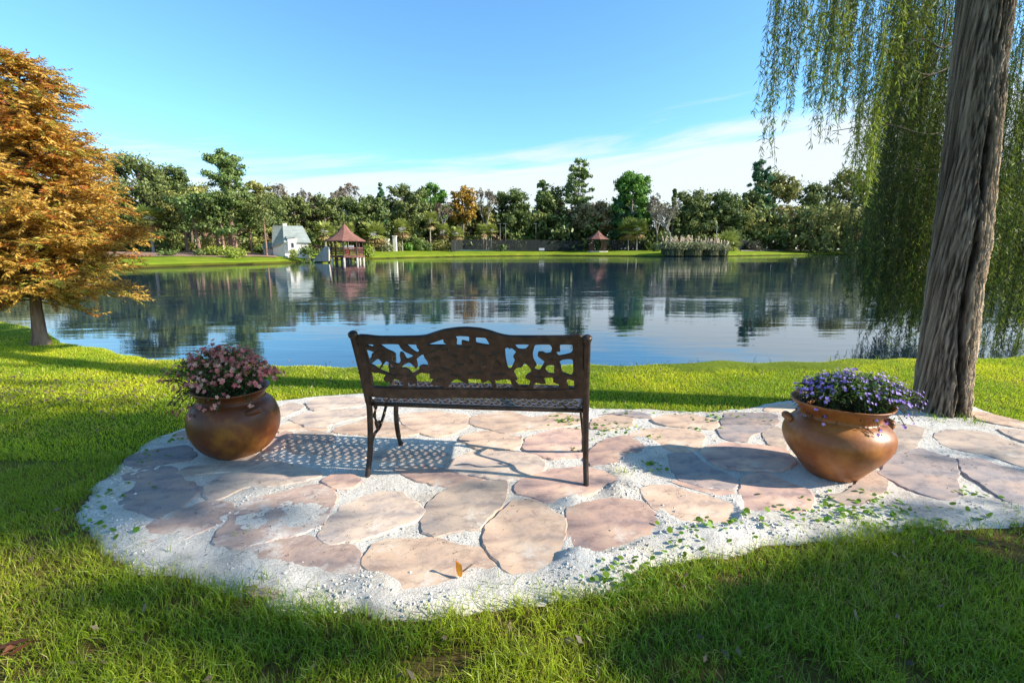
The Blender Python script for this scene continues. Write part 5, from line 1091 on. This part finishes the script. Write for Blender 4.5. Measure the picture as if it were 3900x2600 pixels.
# mulch bed and courts lie on the bank as thin sheets
def sheet(name, pts, mat, label, cat, kind='structure', dz=.03, nn=14):
    P_ = np.array(pts, float); b = MB()
    # pts: (px, Y_front, Y_back)
    u = np.linspace(0, 1, 60); px = np.interp(u, np.linspace(0, 1, len(P_)), P_[:, 0]); yf = np.interp(u, np.linspace(0, 1, len(P_)), P_[:, 1]); yb = np.interp(u, np.linspace(0, 1, len(P_)), P_[:, 2])
    v = np.linspace(0, 1, nn); Yy = yf[:, None] + (yb - yf)[:, None] * v; Xx = (px[:, None] - 1950) / F * Yy * 1.02; Zz = ground_z(Xx, Yy) + dz
    o = b.grid(Xx, Yy, Zz).build(name, mat, smooth=True); tag(o, label, cat, kind=kind); return o
sheet('mulch_bed', [(440, 53, 70), (560, 55, 72), (680, 58.5, 74), (800, 60, 76), (900, 61, 76), (1000, 64.5, 76), (1085, 66, 74)], M['mulch'], 'reddish pine straw under the trees on the left bank', 'mulch', dz=.06)
sheet('court_surface', [(1720 + 60 * k_, shore(1720 + 60 * k_) + 17, shore(1720 + 60 * k_) + 30) for k_ in range(9)], M['court'], 'green and pale tennis court surface behind the lawn', 'court', dz=.14)
sheet('court_surface', [(2790 + 60 * k_, shore(2790 + 60 * k_) + 17, shore(2790 + 60 * k_) + 21) for k_ in range(9)], M['concrete'], 'pale paved strip behind the right bank', 'pavement', dz=.14)
# court fences: dark mesh on posts
def fence(label, px0, px1, top, Y0, Y1, h=3.0):
    a = at(px0, 950, Y0); b_ = at(px1, 950, Y1); t = thing('court_fence', label, 'fence', (a[0], a[1], gz(a[0], a[1]))); L_ = np.array([b_[0] - a[0], b_[1] - a[1], gz(b_[0], b_[1]) - gz(a[0], a[1])]); n = max(2, int(np.linalg.norm(L_) / 3))
    b = MB(); b.add([(0, 0, 0), L_, L_ + [0, 0, h], (0, 0, h)], [[0, 1, 2, 3]]); b.build('mesh_panel', M['mesh'], t)
    for i in range(n + 1):
        p = L_ * i / n; MB().tube([p, p + [0, 0, h + .05]], .045, 6).build('post', M['darkwood'], t)
    MB().tube([np.array([0, 0, h]), L_ + [0, 0, h]], .035, 5).build('top_rail', M['darkwood'], t)
fence('tall dark mesh fence along the back of the tennis court', 1762, 2225, 903, shore(1762) + 23, shore(2225) + 20)
fence('dark mesh fence closing the left end of the tennis court', 1720, 1762, 903, shore(1720) + 14, shore(1762) + 23)
fence('tall dark mesh fence right of the second pavilion', 2320, 2720, 903, shore(2320) + 20, shore(2720) + 20)
fence('dark mesh fence behind the pinkish bush on the right', 2800, 2925, 903, shore(2800) + 22, shore(2925) + 22)
def lamp(label, px, top, Y, curved, group=None):
    Y = max(Y, shore(px) + 18); x, z, zt_, R = cols(px, top, 950, 20, Y); h = zt_ - z; t = thing('court_light' if not curved else 'street_lamp', label, 'lamp post', (x, Y, z), 0, group)
    MB().tube([(0, 0, -.1), (0, 0, h)], [.07, .05], 7).build('pole', M['metalgrey'], t, True)
    if curved:
        MB().tube(sweep([(0, 0, h - .4), (-.2, 0, h + .2), (-.9, 0, h + .6), (-1.8, 0, h + .55)], 16), .05, 6).build('arm', M['metalgrey'], t, True); MB().box((-2.0, 0, h + .5), (.7, .3, .14)).build('lamp_head', M['metalgrey'], t)
    else: MB().box((-.2, 0, h + .05), (1.0, .4, .2)).build('lamp_head', M['metalgrey'], t)
lamp('left of the twin court light poles behind the pair of palms', 1905, 853, 130, False, 'tennis court lights')
lamp('right of the twin court light poles behind the pair of palms', 1926, 853, 130, False, 'tennis court lights')
lamp('court light pole right of the small light green tree', 2040, 853, 130, False, 'tennis court lights')
lamp('curved street lamp above the low fan palm', 2724, 850, 112, True)
p0 = at(2063, 950, 118); t = thing('court_sign', 'small white notice on posts beside the court', 'sign', (p0[0], 118, gz(p0[0], 118))); MB().box((0, 0, 2.2), (1.3, .06, .55)).build('panel', M['white'], t)
for s in (-.5, .5): MB().box((s, 0, .95), (.08, .08, 1.95)).build('post', M['metalgrey'], t)
for px, lab in [(1476, 'left white garden pillar behind the silvery grass'), (1505, 'taller white garden pillar behind the silvery grass')]:
    Y = shore(px) + 20; p0 = at(px, 950, Y); z = gz(p0[0], Y); t = thing('garden_pillar', lab, 'pillar', (p0[0], Y, z), 0, 'white pillars'); h = at(px, 913 if px < 1500 else 901, Y)[2] - z
    MB().box((0, 0, h / 2), (.8, .8, h)).build('shaft', M['white'], t); MB().box((0, 0, h + .1), (1.05, 1.05, .2)).build('cap', M['white'], t)
p0 = ground(2732, 976, WZ); t = MB().lathe([(.01, .5), (.35, .45), (.7, .2), (.85, -.1), (.8, -.3)], 9, (0, 0, 0)); v = t.v[0]; v *= (1 + .3 * (fbm(v[:, 0] * 3, v[:, 1] * 3 + v[:, 2], 2) - .5))[:, None]
tag(t.build('rock', M['rock'], loc=(p0[0], p0[1], WZ)), 'dark rock at the water edge right of the pampas grass', 'rock')
# ------------------------------------------------------------------ slate roofed white house
hy = 69.0; hp = at(1128, 950, hy); hz = gz(hp[0], hy)
HX = lambda px: (at(px, 950, hy)[0] - hp[0]) * .91
HZ = lambda py, Y=hy: at(1128, py, Y)[2] - hz
house = thing('white_house', 'small white house with a steep truncated pale slate roof on the left bank', 'house', (hp[0], hy, hz), math.radians(24))
xl, xr, xc = HX(1036), HX(1186), HX(1084); zt1, ze, zw = HZ(859), HZ(921), HZ(990)
tl, tr_, tc = HX(1046), HX(1160), HX(1084)
# walls: front face from corner xc to xr, left face recedes
b = MB()
W4 = np.array([(xc, 0), (xr - .35, 0), (xr - .35, 5.2), (xl + .2, 4.6), (xl + .1, 1.4)])
n = len(W4); v = np.concatenate([np.c_[W4, np.full(n, -1.6)], np.c_[W4, np.full(n, ze + .05)]]); b.add(v, [[i, (i + 1) % n, n + (i + 1) % n, n + i] for i in range(n)]); b.build('wall', M['white'], house)
b = MB(); E4 = np.array([(xc, -.3), (xr + .05, -.25), (xr + .05, 4.4), (xl, 4.2), (xl, 1.0)]); T4 = np.array([(tc, .9), (tr_, .9), (tr_, 2.6), (tl, 2.6), (tl, 1.5)])
v = np.concatenate([np.c_[E4, [ze - .75 if False else ze, ze, ze, ze - .7, ze - .7]], np.c_[T4, np.full(5, zt1)], np.c_[E4 * [1, 1], np.array([ze, ze, ze, ze - .7, ze - .7]) - .14]])
b.add(v, [[i, (i + 1) % 5, 5 + (i + 1) % 5, 5 + i] for i in range(5)] + [[5, 6, 7, 8, 9]] + [[10 + i, 10 + (i + 1) % 5, (i + 1) % 5, i] for i in range(5)] + [[14, 13, 12, 11, 10]])
roof = b.build('roof', M['roofslate'], house)
MB().box((HX(1092), 2.0, zt1 + .1), (.5, .5, .5)).build('chimney', M['white'], roof)
b = MB(); dx = HX(1104)
b.box((dx + .35, -.05, ze - .35), (1.1, .6, 1.9)); b.build('dormer', M['white'], house)
b = MB(); b.add([(dx - .35, -.5, ze + .55), (dx + 1.05, -.5, ze + .68), (dx + 1.05, .6, ze + 1.15), (dx - .35, .6, ze + 1.0), (dx - .35, -.5, ze + .47), (dx + 1.05, -.5, ze + .6)], [[0, 1, 2, 3], [4, 5, 1, 0]]); b.build('dormer_roof', M['roofslate'], house)
wn = MB().box((dx + .42, -.37, ze - .45), (.36, .06, .72)).build('window', M['white'], house); MB().box((dx + .42, -.41, ze - .45), (.26, .05, .6)).build('pane', M['glass'], wn)
b = MB(); b.box((HX(1050) - .8, 3.6, ze * .28), (1.6, 3, ze * .56)); b.build('side_wing', M['concrete'], house)
b = MB(); s_x = HX(1050) - .8; zz_ = ze * .56; b.add([(s_x - .95, 1.9, zz_), (s_x + .95, 1.9, zz_), (s_x + .8, 4, zz_ + .9), (s_x - .8, 4, zz_ + .9)], [[0, 1, 2, 3]]); b.build('wing_roof', M['roofslate'], house)
b = MB(); b.add([(HX(1085), -1.2, -1.2), (HX(1172), -1.3, -1.2), (HX(1172), -1.3, ze - 2.35), (HX(1085), -1.2, ze - 1.9), (HX(1085), -.05, ze - 1.9), (HX(1172), -.05, ze - 2.35), (HX(1085), -.05, -1.2), (HX(1172), -.05, -1.2)], [[0, 1, 2, 3], [3, 2, 5, 4], [6, 0, 3, 4], [1, 7, 5, 2]]); b.build('terrace_wall', M['white'], house)
# sloping wing wall and boardwalk between house and gazebo
wy = 66.5; a = at(1180, 1000, wy)
b = MB(); pts = [(1186, 996), (1252, 994), (1252, 942), (1238, 938), (1205, 975)]
v = [at(px, py, wy + (px - 1186) / 66 * -1.0) - [a[0], wy, a[2]] for px, py in pts]; v2 = [q + [0, .5, 0] for q in v]; n = 5
b.add(v + v2, [list(range(5)), list(range(9, 4, -1))] + [[i, i + 5, (i + 1) % 5 + 5, (i + 1) % 5] for i in range(5)])
o = b.build('retaining_wall', M['concrete'], loc=tuple(a * [1, 0, 1] + [0, wy, 0])); tag(o, 'sloping grey concrete wall between the white house and the gazebo', 'wall')
# ------------------------------------------------------------------ gazebo on piles
gy_ = 68.0; gp = at(1320, 1000, gy_); gw = WZ
GZ = lambda py: at(1320, py, gy_)[2] - gw
gaz = thing('gazebo', 'octagonal gazebo with a flared brown shingle roof on piles over the water', 'gazebo', (gp[0], gy_, gw), .2)
GR = (at(1388, 950, gy_)[0] - at(1254, 950, gy_)[0]) / 2
zd, zr, zp = GZ(972), GZ(917), GZ(853)
oct_ = np.arange(8) * PI / 4 + PI / 8
Hh = zp - zr
prof = [(GR * 1.10, zr - .12), (GR * 1.12, zr), (GR * .80, zr + Hh * .20), (GR * .50, zr + Hh * .42), (GR * .30, zr + Hh * .62), (GR * .17, zr + Hh * .82), (.05, zp)]
b = MB().lathe(prof, 8); b.lathe([(GR * 1.10, zr - .12), (.02, zr + .5)], 8)
rf = b.build('roof', M['roofred'], gaz); MB().lathe([(.12, zp - .3), (.07, zp), (.1, zp + .12), (.001, zp + .3)], 8).build('finial', M['redwood'], rf)
b = MB().lathe([(.01, zd), (GR * 1.02, zd), (GR * 1.02, zd - .3), (.01, zd - .3)], 8); b.build('deck', M['redwood'], gaz)
for k in range(8):
    a = k * PI / 4; p = np.array([math.cos(a), math.sin(a)]) * GR * .94
    MB().box((p[0], p[1], (zd + zr) / 2), (.15, .15, zr - zd + .1), a).build('post', M['darkwood'], gaz)
    MB().tube([(p[0], p[1], -1), (p[0], p[1], zd - .28)], .16, 9).build('pile', M['concrete'], gaz, True)
    p2 = np.array([math.cos(a + PI / 4), math.sin(a + PI / 4)]) * GR * .94
    if k not in (3,):
        b = MB()
        for hz_, w_ in ((1.0, .12), (.15, .08)): b.bar((*p, zd + hz_), (*p2, zd + hz_), .08, w_)
        for j in range(1, 10):
            q_ = p + (p2 - p) * j / 10; b.box((q_[0], q_[1], zd + .57), (.05, .05, .8))
        b.build('railing', M['redwood'], gaz)
    b = MB(); b.bar((*(p * .82), zd + .48), (*(p2 * .82), zd + .48), .45, .07); b.build('bench', M['redwood'], gaz)
for k in range(5):
    MB().tube([(-GR * .5 + k * GR * .25, 0, -1), (-GR * .5 + k * GR * .25, 0, zd - .28)], .15, 8).build('pile', M['concrete'], gaz, True)
b = MB(); b.box((0, 0, 0), (.5, .12, .7)); o = b.build('lifebuoy_box', M['orange'], loc=(gp[0] + .75, gy_ - GR * .7, gw + zd + .45)); o.name = 'orange_panel'; tag(o, 'small orange red panel inside the gazebo railing', 'panel')
p0 = at(1330, 942, 74); o = MB().box((0, 0, 0), (1.35, .1, .6)).build('notice_board', M['white'], loc=(p0[0], 74, p0[2])); tag(o, 'white board seen through the gazebo posts', 'board')
MB().box((0, .05, -1), (.1, .1, 1.6)).build('post', M['darkwood'], o)
# boardwalk from wall to gazebo
bw = thing('boardwalk', 'short railed wooden boardwalk leading to the gazebo', 'boardwalk', (gp[0] - GR * .9, gy_ + .2, gw + zd))
MB().box((-1.3, .6, -.12), (2.6, 1.3, .2)).build('deck', M['redwood'], bw)
for sy in (0, 1.2):
    b = MB(); b.bar((0, sy, 1.0), (-2.6, sy, 1.35), .08, .1); b.bar((0, sy, .2), (-2.6, sy, .4), .08, .08)
    for j in range(8): b.box((-j * .35, sy, .6 + j * .04), (.05, .05, .9))
    b.build('railing', M['redwood'], bw)
# second pavilion
py_ = shore(2276) + 13; pp = at(2276, 950, py_); pz = gz(pp[0], py_); PZ = lambda v_: at(2276, v_, py_)[2] - pz
pav = thing('pavilion', 'open lattice sided pavilion with a pointed brown roof on the far lawn', 'pavilion', (pp[0], py_, pz)); PRd = (at(2318, 950, py_)[0] - at(2234, 950, py_)[0]) / 2
b = MB().lathe([(PRd * 1.05, PZ(911) - .1), (PRd * 1.05, PZ(911)), (PRd * .5, PZ(897)), (PRd * .2, PZ(886)), (.05, PZ(878))], 8); b.build('roof', M['roofred'], pav)
for k in range(8):
    a = k * PI / 4 + .2; p = np.array([math.cos(a), math.sin(a)]) * PRd * .85; MB().box((p[0], p[1], PZ(911) / 2), (.16, .16, PZ(911))).build('post', M['darkwood'], pav)
    p2 = np.array([math.cos(a + PI / 4), math.sin(a + PI / 4)]) * PRd * .85
    if k % 2 == 0:
        b = MB()
        for j in range(7): q_ = p + (p2 - p) * j / 6; b.box((q_[0], q_[1], PZ(911) * .5), (.06, .06, PZ(911) * .9))
        b.build('lattice', M['redwood'], pav)
MB().lathe([(.01, .22), (PRd * .95, .22), (PRd * .95, -.3)], 8).build('floor', M['concrete'], pav)
# ------------------------------------------------------------------ shade trees standing off to the right, whose shade falls across the lawn
def shade_tree(label, patches, foot, tr):
    t = thing('shade_tree', label, 'tree', (foot[0], foot[1], 0), 0, 'broad shade trees right of the patio'); o_ = np.array([foot[0], foot[1], 0]); lv, bb = MB(), MB()
    tops = []
    for (gx_, gy2, rx, ry, dist, n) in patches:
        c = np.array([gx_, gy2, 0]) + L * dist; tops.append(c)
        e1 = norm(np.cross([0, 0, 1.0], L)); e2 = np.cross(L, e1)
        # ground ellipse axes projected on the plane across the sun
        a = rt_.random(n) * 2 * PI; r = np.sqrt(rt_.random(n)) ; gxx = np.cos(a) * r * rx; gyy = np.sin(a) * r * ry
        Gp = np.stack([gxx, gyy, np.zeros(n)], 1); Pq = Gp - np.outer(Gp @ L, L)
        Cc = c + Pq + np.outer(rt_.normal(size=n) * .35, L) - o_
        U = norm(rt_.normal(size=(n, 3))); V = norm(np.cross(U, rt_.normal(size=(n, 3))))
        lv.quads(Cc, U, V, .13, .075, np.array([.05, .11, .02]) * (.5 + rt_.random((n, 1))))
    zc = min(c[2] for c in tops)
    q = sweep([(0, 0, -.2), (.1, .05, zc * .5), (.05, .1, zc * .95)], 14); bb.tube(q, np.linspace(tr, tr * .6, 14), 14); MB_ = bb.build('trunk', M['bark'], t, True)
    b2 = MB()
    for c in tops[::2]:
        b2.tube(sweep([q[-1], (q[-1] + c - o_) / 2 + [0, 0, .3], c - o_], 8), np.linspace(tr * .10, .012, 8), 6)
    b2.build('branches', M['bark'], t); lv.build('foliage', M['leaf'], t)
def gp2(px, py): c = ground(px * D, py * D); return c[0], c[1]
def patch(px, py, rx, ry, dist, dens):
    x, y = gp2(px, py); return (x, y, rx, ry, dist, int(dens * PI * rx * ry * 230))
shade_tree('shade tree to the right whose crown darkens the bottom right lawn', [patch(1900, 1480, .75, .22, 9.5, 1.2), patch(2150, 1400, .9, .28, 9.8, 1.3), patch(2300, 1300, .9, .30, 10.2, 1.2), patch(1800, 1400, .35, .16, 9.6, .9), patch(2100, 1310, .7, .12, 10, 1.0), patch(2352, 1480, .9, .3, 9.5, 1.3), patch(2250, 1180, .55, .13, 10.6, .7), patch(2330, 1060, .6, .18, 10.8, .45), patch(1650, 1520, .3, .12, 9.4, .8), patch(1950, 1540, .9, .22, 9.3, 1.6), patch(2200, 1340, .8, .2, 10, 1.5), patch(2050, 1440, .7, .18, 9.8, 1.2), patch(2350, 1250, .5, .1, 10.4, 1.0), patch(1500, 1440, .14, .05, 9.6, .8)], (12.2, -4.6), .25)
shade_tree('taller shade tree farther right whose crown darkens the left lawn', [patch(60, 1000, 1.6, .5, 17, 1.2), patch(120, 1090, 1.2, .35, 17.4, 1.2), patch(330, 985, .65, .25, 16.6, 1.0), patch(60, 1180, .9, .25, 17.3, 1.1), patch(230, 950, 1.2, .3, 16, .9), patch(10, 925, 1.3, .22, 17.5, .6), patch(60, 1250, .5, .12, 17.2, .8), patch(260, 1360, .45, .08, 16.4, 1.0), patch(450, 1450, .4, .08, 16.2, .8), patch(700, 1480, .6, .10, 16.0, .8), patch(560, 1440, .3, .06, 16, .8), patch(330, 1150, .35, .10, 16.8, .7), patch(370, 1050, .45, .10, 16.5, .7), patch(60, 1110, 1.3, .45, 17.2, 1.6), patch(150, 1020, 1.0, .35, 17, 1.4), patch(130, 1190, .45, .14, 17, 1.4), patch(240, 980, .7, .25, 16.8, 1.2), patch(330, 1400, .3, .05, 16.4, 1.4), patch(560, 1500, .45, .07, 16.2, 1.4), patch(800, 1530, .3, .05, 16, 1.2), patch(40, 880, 1.0, .10, 17.6, 1.0), patch(150, 840, 1.5, .09, 17.6, 1.2), (c2[0] - .42, c2[1] + .06, .26, .26, 15.0, 60)], (17.5, -6.0), .3)
shade_tree('open crowned tree at the right whose thin shade dapples the flagstones', [patch(560, 1180, .28, .06, 15, .9), patch(680, 1195, .34, .09, 15.3, .8), patch(1130, 1120, .3, .08, 14.6, .55), patch(1000, 1090, .30, .06, 14.8, .5), patch(1260, 1160, .18, .07, 14.2, .5), patch(420, 1200, .2, .08, 15.6, .5), patch(780, 1310, .16, .04, 15.2, .6), patch(1350, 1120, .18, .05, 14.0, .4), patch(540, 1120, .2, .03, 15.4, .5), patch(380, 1290, .25, .05, 15.5, .6)], (15.0, -5.4), .2)
# ------------------------------------------------------------------ world, sun, camera
wd = bpy.data.worlds.new('World'); sc.world = wd; wd.use_nodes = True; n = wd.node_tree.nodes; l = wd.node_tree.links; n.clear()
sky = n.new('ShaderNodeTexSky'); sky.sky_type = 'NISHITA'; sky.sun_disc = False; sky.sun_elevation = SEL; sky.sun_rotation = math.atan2(L[0], L[1]); sky.air_density = 1.0; sky.dust_density = .6; sky.ozone_density = 2.0
tint = N(n, 'ShaderNodeMix', _data_type='RGBA', _blend_type='MULTIPLY'); tint.inputs[0].default_value = 1; tint.inputs[7].default_value = (1.16, 1.80, 2.08, 1); l.new(sky.outputs[0], tint.inputs[6])
tc = n.new('ShaderNodeTexCoord'); sx_ = n.new('ShaderNodeSeparateXYZ'); l.new(tc.outputs['Generated'], sx_.inputs[0])
def mth(op, a, b=None, c=None):
    m_ = n.new('ShaderNodeMath'); m_.operation = op
    for i, v_ in enumerate((a, b, c)):
        if v_ is None: continue
        if isinstance(v_, (int, float)): m_.inputs[i].default_value = v_
        else: l.new(v_, m_.inputs[i])
    return m_.outputs[0]
def mrange(v_, a, b, c, d, smooth=True):
    m_ = n.new('ShaderNodeMapRange'); m_.interpolation_type = 'SMOOTHSTEP' if smooth else 'LINEAR'; l.new(v_, m_.inputs[0]); m_.inputs[1].default_value = a; m_.inputs[2].default_value = b; m_.inputs[3].default_value = c; m_.inputs[4].default_value = d; return m_.outputs[0]
az = mth('ARCTAN2', sx_.outputs['X'], sx_.outputs['Y']); el = sx_.outputs['Z']
# cirrus: streaks nearly level, climbing to the right
edge = mrange(az, -.5, .75, .150, .245)
cmb = n.new('ShaderNodeCombineXYZ'); l.new(mth('MULTIPLY', az, 2.2), cmb.inputs[0]); l.new(mth('MULTIPLY', mth('SUBTRACT', el, mth('MULTIPLY', az, .10)), 26), cmb.inputs[1])
cn = N(n, 'ShaderNodeTexNoise', Scale=1.0, Detail=9, Roughness=.62, Distortion=.5); l.new(cmb.outputs[0], cn.inputs['Vector'])
dl = mth('SUBTRACT', edge, el)
f1 = mth('ADD', mth('MULTIPLY', dl, 14), mth('MULTIPLY', mth('SUBTRACT', cn.outputs['Fac'], .5), 3.0))
cl = mrange(f1, -.25, .75, 0, .92)
hz_ = mrange(el, 0, .17, .85, 0)
cmix = N(n, 'ShaderNodeMix', _data_type='RGBA'); l.new(mth('MAXIMUM', cl, hz_), cmix.inputs[0]); l.new(tint.outputs[2], cmix.inputs[6]); cmix.inputs[7].default_value = (6.4, 6.9, 7.2, 1)
zen = N(n, 'ShaderNodeMix', _data_type='RGBA', _blend_type='MULTIPLY'); zen.inputs[0].default_value = 1; l.new(cmix.outputs[2], zen.inputs[6])
zr_ = N(n, 'ShaderNodeCombineColor'); zf_ = mrange(el, .40, .75, 1, .42)
for q_ in range(3): l.new(zf_, zr_.inputs[q_])
l.new(zr_.outputs[0], zen.inputs[7])
bg = N(n, 'ShaderNodeBackground', Strength=.15); l.new(zen.outputs[2], bg.inputs[0])
ow = n.new('ShaderNodeOutputWorld'); l.new(bg.outputs[0], ow.inputs[0])
sd = bpy.data.lights.new('sun', 'SUN'); sd.energy = 8.6; sd.angle = math.radians(.53); sd.color = (1, .90, .76)
so = bpy.data.objects.new('sun', sd); COL.objects.link(so); so.rotation_euler = Vector(L).to_track_quat('Z', 'Y').to_euler()
cd = bpy.data.cameras.new('camera'); cd.sensor_width = 36; cd.lens = 36 * F / 3900; cd.clip_end = 3000; cd.clip_start = .05
co = bpy.data.objects.new('camera', cd); COL.objects.link(co); co.location = (0, 0, H); co.rotation_euler = (PI / 2 - P, 0, 0); sc.camera = co
sc.view_settings.view_transform = 'Standard'; sc.view_settings.look = 'None'; sc.view_settings.exposure = 0; sc.view_settings.gamma = 1
sc.cycles.max_bounces = 8; sc.cycles.transparent_max_bounces = 12; sc.cycles.caustics_reflective = False; sc.cycles.caustics_refractive = False
